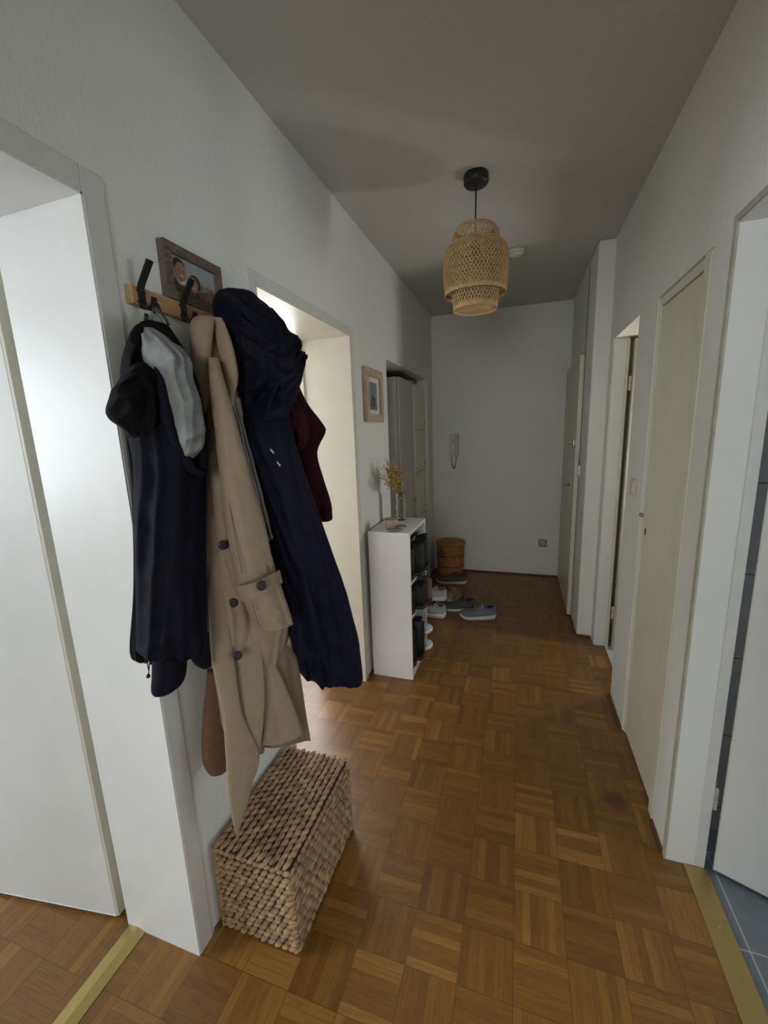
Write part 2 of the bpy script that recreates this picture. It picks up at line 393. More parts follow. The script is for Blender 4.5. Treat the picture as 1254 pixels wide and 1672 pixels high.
# casings of the two left openings (flush painted bands) and rebates
def casing(n, y0, y1, zt, wdt, mat='casing'):
    b = MB()
    b.box(XL-.001, XL+.004, y1, y1+wdt, 0, zt+wdt, .002); b.box(XL-.001, XL+.004, y0-wdt, y0, 0, zt+wdt, .002)
    b.box(XL-.001, XL+.004, y0, y1, zt, zt+wdt, .002)
    return struct(n, b, mat)
casing('trim_3', O1a, O1b, HD, .052); casing('trim_4', O2a, O2b, HD, .045)
# inner faces of the openings, painted smooth (linings)
b = MB().box(XW-.005, XL+.003, O1b-.004, O1b, 0, HD); b.box(XW-.005, XL+.003, O1a, O1b, HD-.004, HD); b.box(XW-.005, XL+.003, O1a, O1a+.004, 0, HD)
struct('trim_5', b, 'white')
b = MB().box(XW-.005, XL+.003, O2b-.004, O2b, 0, HD); b.box(XW-.005, XL+.003, O2a, O2b, HD-.004, HD); b.box(XW-.005, XL+.003, O2a, O2a+.004, 0, HD)
b.box(XW-.035, XW-.005, O2b-.02, O2b+.03, 0, HD+.03); b.box(XW-.035, XW-.005, O2a-.03, O2b, HD-.02, HD+.03)
struct('trim_6', b, 'creamr')
# brass threshold strips
b = MB().rings([[(-1.130, y, 0), (-1.127, y, .006), (-1.095, y, .009), (-1.066, y, .002), (-1.066, y, 0)] for y in (O1a, O1b-.004)], smooth=False); o = struct('trim_7', b, 'brass', 'brass threshold strip on the floor of the left doorway')
b = MB().box(.573, .640, B1, 1.405, -.001, .005, .0015)
o = struct('trim_8', b, 'brass', 'brass threshold strip at the bathroom doorway')
b = MB()
for y in (1.22, .93, .70): b.lathe(.607, y, [(.0035, .005), (.0035, .0062), (.001, .0066)], 10)
q = b.build('screw', 'steel'); q.parent = o

# ---- doors -------------------------------------------------------------
def hinge(parent, x, y, z, ax=(0, 1, 0), mat='creamd', h=.075, r=.008):
    b = MB(); b.lathe(x, y, [(r*.4, z-h/2-.006), (r, z-h/2), (r, z-.002), (r*.8, z-.0015), (r*.8, z+.0015), (r, z+.002), (r, z+h/2), (r*.4, z+h/2+.006)], 14)
    a = Vector(ax).normalized(); b.obox((x-a.x*.0, y-a.y*.0, z+.002), a*.028, Vector((-a.y, a.x, 0))*.003, (0, 0, h/2))
    return b.build('hinge', mat, parent)
# door of the living room, open into the room
o = sstruct('door_1', (-1.189, .713, 0), 'white door leaf standing open inside the left doorway')
dirv = Vector((-.991, -.136, 0)); nv = Vector((-dirv.y*-1, 0, 0)); nv = Vector((.10, .99, 0)).normalized(); 
nv = Vector((.45, .89, 0)).normalized()
nv = Vector((-dirv.y, dirv.x, 0)); nv = nv if nv.y > 0 else -nv
b = MB().obox(Vector((-1.189, .713, .012)), dirv*.82, nv*.040, (0, 0, 1.975), .002); b.build('door_leaf', 'white', o)
b = MB().obox(Vector((-1.1885, .7135, .012))+nv*.0, -dirv*.012, nv*.026+Vector((.0, 0, 0)), (0, 0, 1.975), .001); b.build('rebate_edge', 'creamd', o)
for z in (1.73, .26): hinge(o, -1.168, .745, z, (-1, 0, 0))
# entrance door at the far right
o = sstruct('door_2', (.40, 3.37, 0), 'entrance door at the far end of the right wall')
MB().box(.393, .424, 3.372, 4.27, .008, 1.985, .003).build('door_leaf', 'creamd', o)
MB().box(.388, .393, 3.52, 3.56, .87, 1.10, .002).build('handle_plate', 'steel', o)
b = MB().tube([(.39, 3.535, 1.035), (.345, 3.535, 1.035), (.338, 3.56, 1.035), (.338, 3.665, 1.03)], .009); b.build('door_handle', 'steel', o)
b = MB().tube([(.391, 3.87, 1.51), (.386, 3.87, 1.51)], .011, 14); b.build('peephole', 'steel', o)
b = MB().tube([(.391, 3.51, 1.366), (.368, 3.51, 1.366), (.36, 3.51, 1.366)], [.014, .014, .009], 14); b.box(.384, .393, 3.45, 3.57, 1.345, 1.387, .003); b.build('rim_lock', 'steel', o)
b = MB()
for k in range(12):
    t = k/11; z = 1.37-.17*t; y = 3.385-.03*t; x = .40+.018*t
    b.ico((x, y, z), .006, 1, (.6, .6, 1.3))
b.box(.415, .427, 3.32, 3.345, 1.13, 1.205, .002); b.build('safety_chain', 'steel', o)
# closet door in the right wall
o = sstruct('door_3', (.53, K1, 0), 'cream closet door in the right wall')
b = MB().box(.517, .549, K1+.003, K1+.052, 0, 1.989, .002); b.box(.527, .549, K2-.018, K2-.003, 0, 1.989, .002); b.box(.527, .549, K1+.052, K2-.018, 1.955, 1.989, .002)
b.build('door_frame', 'cream', o)
MB().box(.529, .547, K1+.055, K2-.020, .014, 1.949, .002).build('door_leaf', 'cream', o)
for z in (1.80, .995, .25): hinge(o, .5265, K1+.054, z, (0, 1, 0), 'cream', .085, .0065)
b = MB().tube([(.5295, 2.004, 1.032), (.5285, 2.004, 1.032)], .012, 18)
for v in b.bm.verts: v.co.z = 1.032+(v.co.z-1.032)*1.5
b.build('keyhole', 'blackpl', o)
MB().box(.5155, .5285, 2.035, 2.068, 1.088, 1.103, .002).build('latch_plate', 'plastg', o)
# frame and leaf of the third doorway
o = sstruct('door_4', (.60, D2, 0), 'white door opened behind the third doorway, seen edge-on')
MB().box(.523, .604, D2-.012, D2, 0, 2.001, .003).build('door_frame', 'white', o)
MB().box(.592, .606, D2-.03, D2-.012, 0, 1.985, .002).build('frame_edge', 'cream', o)
MB().box(.624, 1.05, D2-.065, D2-.026, .012, 1.98, .002).build('door_leaf', 'creamd', o)
for z in (1.73, .26): hinge(o, .617, D2-.036, z, (1, 0, 0), 'creamd')
b = MB().box(.521, .64, D1, D1+.004, 0, 2.0, .001); b.box(.521, .64, D1, D2, 1.996, 2.001, .001); b.build('frame_lining', 'cream', o)
# bathroom door, open into the bathroom
o = sstruct('door_5', (.654, 1.403, 0), 'white bathroom door open inwards')
b = MB().box(.605, .635, B2-.002, B2+.03, 0, HD, .002); b.build('door_frame', 'casing', o)
dv = Vector((.923, -.386, 0)); nn = Vector((.386, .923, 0))
MB().obox((.657, 1.403, .012), dv*.78, nn*.040, (0, 0, 1.97), .002).build('door_leaf', 'white', o)
MB().obox(Vector((.6562, 1.4025, .012)), dv*.003, nn*.041, (0, 0, 1.97), .0005).build('leaf_edge', 'creamd', o)
for z in (1.72, .27): hinge(o, .645, 1.423, z, (.4, .9, 0), 'creamd')
b = MB().box(XR+.0005, .640, B1, B2, HD-.004, HD); struct('trim_9', b, 'casing', 'painted underside of the bathroom opening')
b = MB().box(XR-.004, XR+.002, B2-.001, B2+.018, 0, HD+.018); b.box(XR-.004, XR+.002, B1, B2-.001, HD, HD+.018); struct('trim_10', b, 'olive', 'narrow darker olive strip at the corner of the bathroom opening')
# wooden skirting strips
b = MB().box(-.55, .393, YF-.012, YF, 0, .014, .003); struct('baseboard_far', b, 'dark_wood')
b = MB().box(XR-.012, XR, K2+.0, D1, 0, .016, .004); b.box(.413, .425, 3.05, 3.36, 0, .016, .004); b.box(.425, .515, 3.022, 3.035, 0, .016, .004); b.box(XR-.01, XR, B2+.02, K1, 0, .014, .003)
struct('baseboard_right', b, 'dark_wood')
b = MB().box(XL, XL+.012, O1b+.06, O2a-.05, 0, .012, .003); b.box(XL, XL+.012, O2b+.05, N1, 0, .012, .003); struct('baseboard_left', b, 'dark_wood')

# ---- fixtures -----------------------------------------------------------
o = thing('light_switch', 'cream light switch on the right wall between closet and third doorway', 'light switch', (.52, 2.20, 1.20))
MB().box(.509, .520, 2.16, 2.24, 1.16, 1.24, .004).build('switch_frame', 'plastic', o)
MB().obox((.508, 2.172, 1.172), (-.004, 0, 0), (0, .056, 0), (.003, 0, .056), .002).build('rocker', 'plastic', o)
o = thing('power_socket', 'small white wall socket low on the far wall', 'socket', (.244, YF, .345))
b = MB().box(.204, .284, YF-.010, YF, .305, .385, .004); b.build('socket_frame', 'plastg', o)
b = MB().tube([(.244, YF-.0105, .345), (.244, YF-.016, .345)], .026, 24); b.build('socket_insert', 'plastic', o)
b = MB().tube([(.235, YF-.0165, .345), (.235, YF-.017, .345)], .004, 10); b.tube([(.253, YF-.0165, .345), (.253, YF-.017, .345)], .004, 10); b.build('contact_hole', 'blackpl', o)
o = thing('intercom_phone', 'white door intercom handset on the far wall', 'intercom', (-.635, YF, 1.35))
MB().box(-.682, -.590, YF-.028, YF, 1.235, 1.447, .008).build('base_unit', 'plastic', o)
b = MB()
prof = [(1.46, .012, .018), (1.45, .02, .026), (1.42, .02, .03), (1.40, .014, .018), (1.33, .013, .016), (1.28, .014, .018), (1.26, .02, .028), (1.23, .02, .026), (1.222, .012, .018)]
b.rings([[(-.612+wx*math.cos(a), YF-.046+dy*math.sin(a)*.8, z) for a in [2*PI*k/14 for k in range(14)]] for z, wx, dy in prof]); b.build('handset', 'plastic', o)
b = MB(); pts = []
for k in range(140):
    t = k/139; x = -.668+.056*t; z = 1.235-.135*math.sin(PI*t)**.8
    pts.append((x+.006*math.cos(k*1.3), YF-.022+.006*math.sin(k*1.3), z))
b.tube(pts, .0022, 5); b.build('coiled_cord', 'plastg', o)
MB().box(-.655, -.64, YF-.031, YF-.028, 1.37, 1.385, .001).build('call_button', 'plastg', o)
o = thing('smoke_detector', 'white round smoke detector on the ceiling behind the lamp', 'smoke detector', (-.053, 2.985, ZC))
b = MB().lathe(-.053, 2.985, [(.055, ZC), (.056, ZC-.012), (.053, ZC-.02)], 32); b.build('base', 'plastic', o)
b = MB().lathe(-.053, 2.985, [(.046, ZC-.0205), (.045, ZC-.03), (.036, ZC-.037), (.01, ZC-.039)], 32); b.build('cover', 'plastic', o)

# ---- pendant lamp -------------------------------------------------------
LX, LY = -.213, 2.09
o = thing('pendant_lamp', 'woven bamboo pendant lamp with black ceiling cup', 'lamp', (LX, LY, ZC))
b = MB().lathe(LX, LY, [(.052, ZC), (.054, ZC-.004), (.054, ZC-.034), (.049, ZC-.040), (.006, ZC-.041)], 36); b.build('ceiling_cup', 'black', o)
b = MB().tube([(LX, LY, ZC-.036), (LX-.001, LY, 2.45), (LX, LY, 2.30)], .0032, 8); b.build('cord', 'black', o)
b = MB().lathe(LX, LY, [(.004, 2.325), (.018, 2.32), (.02, 2.26), (.012, 2.255)], 18); b.build('bulb_socket', 'black', o)
def spl(prof, t):
    n = len(prof)-1; f = t*n; i = min(int(f), n-1); f -= i
    p0, p1, p2, p3 = prof[max(i-1, 0)], prof[i], prof[i+1], prof[min(i+2, n)]
    return tuple(.5*((2*p1[k])+(-p0[k]+p2[k])*f+(2*p0[k]-5*p1[k]+4*p2[k]-p3[k])*f*f+(-p0[k]+3*p1[k]-3*p2[k]+p3[k])*f**3) for k in range(len(p1)))
def lattice(prof, N, twist, wdt=.0021, steps=12, layers=(0, .0014)):
    b = MB()
    for sgn, off in ((1, layers[0]), (-1, layers[1])):
        for k in range(N):
            pts, wv, tv = [], [], []
            for i in range(steps+1):
                t = i/steps; r, z = spl(prof, t); a = 2*PI*k/N+sgn*twist*t
                rad = Vector((math.cos(a), math.sin(a), 0)); p = Vector((LX, LY, z))+rad*(r+off)
                pts.append(p); tv.append(rad*.0005); wv.append(rad)
            for i in range(steps+1):
                tg = (pts[min(i+1, steps)]-pts[max(i-1, 0)]).normalized(); wv[i] = tg.cross(tv[i].normalized())*wdt
            b.ribbon(pts, wv, tv)
    return b
def rim(b, r, z, h=.010):
    b.lathe(LX, LY, [(r+.003, z-h), (r+.004, z), (r+.003, z+h), (r-.002, z+h), (r-.002, z-h), (r+.003, z-h)], 48, False, False)
sh = lattice([(.083, 2.376), (.098, 2.358), (.103, 2.325), (.104, 2.25), (.105, 2.15), (.104, 2.09), (.097, 2.045)], 44, 1.5, .0021, steps=20); rim(sh, .083, 2.374, .004); rim(sh, .097, 2.050, .013)
sh.lathe(LX, LY, [(.091, 2.046), (.088, 2.043), (.001, 2.042)], 40, False, True)
sh.build('inner_shade', 'rattan', o)
sh = lattice([(.106, 2.312), (.127, 2.302), (.138, 2.278), (.142, 2.24), (.143, 2.19), (.141, 2.14), (.134, 2.105)], 56, 1.35, .0021, steps=18); rim(sh, .107, 2.312, .003); rim(sh, .136, 2.112, .011)
sh.build('outer_shade', 'rattan', o)

# ---- niche wardrobe, panels, bag -----------------------------------------
o = thing('wardrobe', 'tall narrow grey-white wardrobe standing in the wall niche', 'wardrobe', (-1.13, 3.4, 0))
MB().box(-1.36, -.925, 3.20, 3.625, .0, 1.915, .002).build('carcass', 'wardrobe', o)
MB().box(-.921, -.902, 3.202, 3.622, .03, 1.912, .002).build('door', 'wardrobe', o)
b = MB().tube([(-.902, 3.59, .885), (-.885, 3.59, .885)], .009, 14); b.tube([(-.885, 3.59, .885), (-.878, 3.59, .885)], .014, 14); b.build('knob', 'steel', o)
o = thing('cupboard', 'cream built-in cupboard with stacked doors right of the niche wardrobe', 'cupboard', (-1.0, 3.85, 0))
MB().box(-1.36, -.905, 3.632, 4.045, 0, 1.90, .002).build('carcass', 'cream', o)
for z0, z1 in ((.02, .70), (.706, 1.118), (1.124, 1.500), (1.506, 1.895)):
    q = MB().box(-.905, -.888, 3.638, 4.040, z0, z1, .002).build('door', 'cream', o)
    k = MB().tube([(-.888, 4.0, z0+.06), (-.876, 4.0, z0+.06)], .008, 12).build('knob', 'steel', q)
o = thing('bag', 'dark green bag lying on top of the niche wardrobe', 'bag', (-1.0, 3.4, 1.915))
b = MB(); rr = []
for i in range(11):
    t = i/10; y = 3.24+.36*t; hh = .048*math.sin(PI*min(max(t, .04), .96))**.5; ww = .11*math.sin(PI*min(max(t, .04), .96))**.4
    rr.append([(-1.00+ww*math.cos(a)*(1+.06*math.sin(3*a+i)), y, 1.918+max(0, hh*.5+hh*.55*math.sin(a)*(1+.12*math.sin(i*1.7+2*a)))) for a in [2*PI*k/18 for k in range(18)]])
b.rings(rr); b.build('pouch', 'green', o)
b = MB().tube([(-.90, 3.52, 1.93), (-.885, 3.57, 1.928), (-.872, 3.62, 1.92), (-.868, 3.635, 1.90)], .006, 8); b.build('strap', 'green', o)

# ---- shoe shelf ------------------------------------------------------------
SX0, SX1, SY0, SY1, SZ = -.838, -.584, 2.205, 2.625, .925
o = thing('shoe_shelf', 'narrow white shoe shelf standing against the left wall', 'shelf', (-.71, 2.4, 0))
MB().box(SX0, SX1, SY0, SY0+.016, 0, SZ-.016, .001).build('side_panel', 'shelf', o)
MB().box(SX0, SX1, SY1-.016, SY1, 0, SZ-.016, .001).build('side_panel', 'shelf', o)
MB().box(SX0, SX1, SY0, SY1, SZ-.016, SZ, .001).build('top_panel', 'shelf', o)
MB().box(SX0, SX0+.006, SY0+.016, SY1-.016, .03, SZ-.016).build('back_panel', 'shelf', o)
for z in (.055, .405, .620): MB().box(SX0+.006, SX1-.001, SY0+.0165, SY1-.0165, z-.016, z, .001).build('shelf_board', 'shelf', o)
MB().box(SX1-.015, SX1-.003, SY0+.0165, SY1-.0165, 0, .039).build('plinth', 'shelf', o)

# ---- cup, dish, vase ---------------------------------------------------------
o = thing('cup', 'small beige stoneware cup on top of the white shelf', 'cup', (-.725, 2.30, SZ))
b = MB().lathe(-.722, 2.31, [(.030, SZ), (.036, SZ+.006), (.037, SZ+.050), (.038, SZ+.058), (.035, SZ+.058), (.033, SZ+.010), (.001, SZ+.008)], 30); b.build('body', 'ceramic', o)
b = MB().lathe(-.722, 2.31, [(.0355, SZ+.0582), (.0372, SZ+.0605), (.0385, SZ+.0582)], 30, False, False); b.build('rim', 'wickerd', o)
o = thing('trinket_dish', 'shallow mottled stone dish in front of the cup', 'dish', (-.69, 2.27, SZ))
b = MB().lathe(0, 0, [(.030, 0), (.048, .006), (.052, .012), (.046, .010), (.001, .006)], 28)
for v in b.bm.verts: v.co = Vector((-.692+v.co.x*.85, 2.255+v.co.y*.9, SZ+v.co.z))
b.build('bowl', 'ceramicd', o)
b = MB(); q = []
for i in range(8):
    t = i/7; wd = .016*math.sin(PI*min(max(t, .05), .95))**.7
    cpt = Vector((-.688+.062*t, 2.262+.03*t, SZ+.020+.008*math.sin(PI*t)))
    q.append([cpt+Vector((-.3*wd*math.cos(a), wd*math.cos(a), .005*math.sin(a))) for a in [2*PI*k/10 for k in range(10)]])
b.rings(q); tag(b.build('wooden_spoon', 'wickerd'), 'small dark brown wooden scoop lying on the stone dish', 'spoon')
VX, VY = -.728, 2.55
b = MB(); prof = [(.026, 0), (.031, .004), (.033, .03), (.028, .055), (.033, .085), (.027, .112), (.031, .140), (.026, .160), (.031, .182)]
outer = [(r, SZ+z) for r, z in prof]; inner = [(r-.0035, SZ+z+(.006 if i == 0 else 0)) for i, (r, z) in reversed(list(enumerate(prof)))]
b.lathe(VX, VY, [spl(outer, i/30) for i in range(31)]+[spl(inner, i/30) for i in range(31)], 36)
tag(b.build('vase', 'glass'), 'wavy clear glass vase holding dried flowers on the white shelf', 'vase')
o = thing('dried_flowers', 'bunch of yellow dried flowers leaning out of the glass vase', 'dried flowers', (VX, VY, SZ+.01))
st, fl = MB(), MB(); rnd = random.Random(3)
for k in range(40):
    u = rnd.random(); ty = rnd.gauss(-.075, .06); tx = rnd.gauss(-.03, .03); h = rnd.uniform(.30, .425)-.4*abs(ty+.06)
    tip = Vector((VX+tx, VY+ty-.05*(u > .4), SZ+h)); tip.x = max(tip.x, XL+.02)
    base = Vector((VX+rnd.uniform(-.012, .012), VY+rnd.uniform(-.012, .012), SZ+.012)); neck = Vector((VX+rnd.uniform(-.012, .012), VY+rnd.uniform(-.02, .005), SZ+.175))
    st.tube([base, neck, neck.lerp(tip, .5)+Vector((0, .012, .01)), tip], .0011, 4)
    for j in range(9):
        s = rnd.uniform(.45, 1.05); p = neck.lerp(tip, s)+Vector((rnd.gauss(0, .012), rnd.gauss(0, .014), rnd.gauss(0, .012))); p.x = max(p.x, XL+.008)
        fl.ico(p, rnd.uniform(.0032, .0065), 1, (1, 1, .8)); st.tube([neck.lerp(tip, max(.3, s-.15)), p], .0006, 3)
st.build('stems', 'stem', o); fl.build('florets', 'flower', o)['kind'] = 'stuff'

# ---- framed pictures --------------------------------------------------------
def frame_on_wall(name, label, y0, y1, z0, z1, x, depth, fw, mat, tilt=0):
    o = thing(name, label, 'picture frame', (x, (y0+y1)/2, z0))
    def bar(b, pts):
        a = [b.bm.verts.new((xx, y, z)) for xx in (x+.001, x+depth) for y, z in pts]
        for i in range(4): b._f((a[i], a[(i+1) % 4], a[4+(i+1) % 4], a[4+i]))
        b._f(a[:4][::-1]); b._f(a[4:])
    b = MB()
    bar(b, [(y0, z0), (y1, z0), (y1-fw, z0+fw), (y0+fw, z0+fw)]); bar(b, [(y0, z1), (y0, z0), (y0+fw, z0+fw), (y0+fw, z1-fw)])
    bar(b, [(y0, z1), (y1, z1), (y1-fw, z1-fw), (y0+fw, z1-fw)]); bar(b, [(y1, z0), (y1, z1), (y1-fw, z1-fw), (y1-fw, z0+fw)])
    b.build('frame', mat, o)
    return o
# wall picture between the doorway and the niche
PY0, PY1, PZ0, PZ1 = 2.285, 2.590, 1.558, 1.866
o = frame_on_wall('wall_picture', 'square pale wooden picture frame on the left wall above the white shelf', PY0, PY1, PZ0, PZ1, XL, .026, .045, 'light_wood')
MB().box(XL+.002, XL+.010, PY0+.04, PY1-.04, PZ0+.04, PZ1-.04).build('mat_board', 'paper', o)
b = MB(); pw0, pw1, pz0, pz1 = PY0+.09, PY1-.085, PZ0+.072, PZ1-.075
def quad(b, x, pts, mi):
    b.mi = mi; b._f([b.bm.verts.new((x, y, z)) for y, z in pts])
def ell(b, x, cy, cz, ry, rz, mi, n=20, rot=0):
    quad(b, x, [(cy+ry*math.cos(a)*math.cos(rot)-rz*math.sin(a)*math.sin(rot), cz+ry*math.cos(a)*math.sin(rot)+rz*math.sin(a)*math.cos(rot)) for a in [2*PI*k/n for k in range(n)]], mi)
X0 = XL+.0105
quad(b, X0, [(pw0, pz0), (pw1, pz0), (pw1, pz1), (pw0, pz1)], 0)
quad(b, X0+.0004, [(pw0, pz0), (pw1, pz0), (pw1, pz0+.035), ((pw0+pw1)/2, pz0+.05), (pw0, pz0+.04)], 2)
quad(b, X0+.0008, [(pw0+.015, pz0+.02), (pw1-.03, pz0+.02), (pw1-.038, pz0+.08), (pw1-.06, pz0+.075), (pw0+.055, pz0+.108), (pw0+.04, pz0+.085), (pw0+.02, pz0+.06)], 1)
b.build('print', ['pblue', 'pdark', 'pgrey'], o)
# photo frame standing on the coat rack
RZ0, RZ1 = 1.806, 1.846
FY0, FY1, FZ0, FZ1 = .895, 1.105, RZ1+.001, 1.983
o = frame_on_wall('photo_frame', 'weathered grey wooden photo frame standing on the coat rack', FY0, FY1, FZ0, FZ1, XL, .022, .024, 'grey_wood')
MB().box(XL+.002, XL+.012, FY0+.02, FY1-.02, FZ0+.02, FZ1-.02).build('backing', 'paper', o)
b = MB(); X0 = XL+.0125; a0, a1, c0, c1 = FY0+.022, FY1-.022, FZ0+.022, FZ1-.022; W_, H_ = a1-a0, c1-c0
P = lambda s, t: (a0+W_*s, c0+H_*t)
quad(b, X0, [P(0, 0), P(1, 0), P(1, 1), P(0, 1)], 0)
quad(b, X0+.0003, [P(.45, .2), P(1, .2), P(1, .48), P(.7, .50), P(.45, .46)], 5)
quad(b, X0+.0006, [P(.5, 0), P(1, 0), P(1, .40), P(.85, .42), P(.7, .3), P(.5, .2)], 3)
quad(b, X0+.0009, [P(0, 0), P(.62, 0), P(.58, .18), P(.46, .26), P(.3, .24), P(.12, .42), P(0, .35)], 4)
ell(b, X0+.0012, *P(.19, .76), W_*.12, H_*.19, 2, rot=-.2); ell(b, X0+.0015, *P(.21, .60), W_*.115, H_*.25, 1, rot=-.1); ell(b, X0+.0012, *P(.2, .38), W_*.10, H_*.12, 7)
ell(b, X0+.0014, *P(.50, .45), W_*.125, H_*.22, 2, rot=.3); ell(b, X0+.0017, *P(.46, .38), W_*.10, H_*.21, 6)
for cx_, cz_ in ((.17, .64), (.26, .63), (.42, .43), (.50, .42)): ell(b, X0+.0020, *P(cx_, cz_), W_*.016, H_*.014, 2, 10)
for cx_, cz_ in ((.22, .50), (.46, .29)): ell(b, X0+.0020, *P(cx_, cz_), W_*.035, H_*.018, 7, 12)
b.build('photo_print', ['psky', 'skin', 'phair', 'phill', 'pcoat', 'ptown', 'skin2', 'pteeth'], o)

# ---- coat rack ----------------------------------------------------------------
o = thing('coat_rack', 'oak board coat rack with black metal hooks on the left wall', 'coat rack', (XL, .98, RZ0))
MB().box(XL+.001, XL+.021, .785, 1.235, RZ0, RZ1, .002).build('board', 'rackwood', o)
HX = XL+.021
for hy in (.808, .935, 1.065, 1.19):
    b = MB()
    path = [(HX+.003, RZ0-.008), (HX+.003, RZ1-.004), (HX+.006, RZ1+.004), (HX+.040, RZ1+.050)]
    W2 = Vector((0, .0085, 0)); pts = [Vector((x, hy, z)) for x, z in path]
    tvs = [Vector((.0022, 0, 0)), Vector((.0022, 0, 0)), Vector((.002, 0, -.001)), Vector((.0018, 0, -.0015))]
    b.ribbon(pts, [W2]*4, tvs)
    b.ribbon([Vector((HX+.003, hy, RZ0+.004)), Vector((HX+.018, hy, RZ0-.010)), Vector((HX+.034, hy, RZ0-.002)), Vector((HX+.038, hy, RZ0+.012))], [W2*.9]*4, [Vector((.001, 0, .002))]*2+[Vector((-.001, 0, .002))]*2)
    b.box(HX+.001, HX+.004, hy-.012, hy+.012, RZ1-.012, RZ1-.008); b.box(HX+.001, HX+.004, hy-.012, hy+.012, RZ0+.004, RZ0+.008)
    b.build('hook', 'black', o)

# ---- garments -----------------------------------------------------------------
def cat(P, t):
    n = len(P)-1; f = t*n; i = min(int(f), n-1); f -= i
    p0, p1, p2, p3 = P[max(i-1, 0)], P[i], P[i+1], P[min(i+2, n)]
    return .5*((2*p1)+(-p0+p2)*f+(2*p0-5*p1+4*p2-p3)*f*f+(-p0+3*p1-3*p2+p3)*f**3)
XMIN = XL+.006
from mathutils import noise as NZ
def drape(rows, n=100, sub=10, folds=((5, .25, 0), (9, .12, 1)), drift=1.2, crumple=.0, seed=0, hem=True, sq=.8, mb=None, cam_=1.0):
    """hanging cloth. rows: (left pt, right pt, half depth, fold amount)"""
    rnd = random.Random(seed); ph = [rnd.uniform(0, 6.28) for _ in range(12)]
    A = [r[0] for r in rows]; Bq = [r[1] for r in rows]; Dp = [Vector((r[2], r[3] if len(r) > 3 else 1, 0)) for r in rows]
    N = (len(rows)-1)*sub; out = []; zs = A[0].z
    for i in range(N+1):
        t = i/N; a, c, dd = cat(A, t), cat(Bq, t), cat(Dp, t); ctr = (a+c)/2; h = (c-a)/2
        nrm = Vector((h.y, -h.x, 0)).normalized(); dep = max(dd.x, .004); fa = max(0, dd.y); hl = h.length
        ring = []
        for k in range(n):
            th = 2*PI*k/n; cs, sn = math.cos(th), math.sin(th)
            ex = math.copysign(abs(cs)**sq, cs)
            prof = math.copysign(abs(sn)**.75, sn); side = 1 if sn >= 0 else -1
            X = ex*hl*14; Z = (ctr.z-zs)*3
            f = 0
            for q, (fr, am, pp) in enumerate(folds[:2]):
                # long soft folds that wander, split and fade along the drop
                v = Vector((X*(.7+.75*q)*fr/4+side*5, Z*(.42+.3*q), seed*3.7+q*9))
                f += am*1.7*(1-2.1*abs(NZ.noise(v)))*(.6+.8*abs(NZ.noise(v*.31+Vector((9, 2, 1)))))
            if crumple:
                v = Vector((X*.9, Z*3.4, side*4+seed)); w_ = Vector((NZ.noise(v*.7), NZ.noise(v*.7+Vector((5, 5, 5))), 0))
                f += crumple*5*((1-2.2*abs(NZ.noise(v+w_*1.4)))+.45*(1-2*abs(NZ.noise(v*2.1+w_))))
            edge_ = abs(sn)**.55
            p = ctr+h*ex+nrm*dep*(prof+f*fa*edge_)
            # uneven outline
            p = p+h*(.022*NZ.noise(Vector((ex*2, Z*2.2, seed+3)))*(1+5*crumple))
            p.x = max(p.x, XMIN+.002*math.sin(k)); ring.append(p)
        out.append(ring)
    if hem:
        last = out[-1]; c0 = sum(last, Vector())/n
        out.append([c0+(p-c0)*.92+Vector((0, 0, .010)) for p in last])
        out.append([c0+(p-c0)*.75+Vector((0, 0, .05)) for p in last])
    for r in out:
        for p in r: p.x = max(p.x, XMIN)
    mb = mb or MB(); mb.rings(out); return mb
def R(v, ul, ur, xl, xr, d, dv=0, fa=1):
    """row at photo height v"""
    return (at(ul, v, x=xl), at(ur, v+dv, x=xr), d, fa)
def cord(pts, r, name, mat, parent): return MB().tube(pts, r, 8).build(name, mat, parent)
def disc(name, p, nrm, r, th, mat, parent):
    nrm = nrm.normalized(); b = MB().tube([p, p+nrm*th*.8, p+nrm*th], [r, r, r*.8], 20)
    return b.build(name, mat, parent)
TOCAM = lambda p: (Vector((0, 0, CAMH))-p).normalized()

# black hooded jacket with grey lining on the first hook
jk = thing('jacket', 'black hooded jacket with pale grey lining on the first hook', 'jacket', (-.80, .80, 1.75))
rows = [R(640, 215, 300, -.82, -.76, .025), R(700, 207, 322, -.825, -.74, .040), R(760, 215, 334, -.825, -.73, .045), R(850, 219, 336, -.825, -.72, .05),
        R(950, 224, 338, -.825, -.715, .05), R(1020, 225, 339, -.82, -.71, .05), R(1052, 224, 338, -.82, -.71, .05)]
b = drape(rows, folds=((3.2, .45, 0), (5, .25, 1)), seed=4, crumple=.04); b.build('body', 'bluefab', jk)
rows = [R(800, 255, 325, -.80, -.73, .02), R(900, 252, 330, -.79, -.72, .03), R(1000, 252, 322, -.785, -.715, .032), R(1060, 250, 308, -.78, -.72, .030, -8), R(1095, 250, 303, -.78, -.725, .028, 8), R(1122, 249, 290, -.78, -.735, .022, -2), R(1132, 256, 272, -.775, -.75, .010)]
drape(rows, folds=((3, .3, 1), (7, .15, 0)), seed=9, sq=.9).build('sleeve', 'bluefab', jk)
rows = [R(1035, 302, 341, -.75, -.70, .02), R(1070, 318, 342, -.74, -.70, .02, 6), R(1086, 330, 343, -.725, -.70, .010, 4)]
drape(rows, folds=((3, .2, 1),), seed=2).build('back_hem', 'bluefab', jk)
rows = [R(700, 203, 245, -.84, -.80, .02), R(800, 217, 262, -.84, -.79, .03), R(950, 224, 262, -.84, -.79, .03), R(1050, 224, 256, -.84, -.79, .03), R(1072, 226, 250, -.835, -.80, .018, 3)]
drape(rows, folds=((3, .3, 2), (6, .2, 1)), seed=12).build('side_panel', 'blackfab', jk)
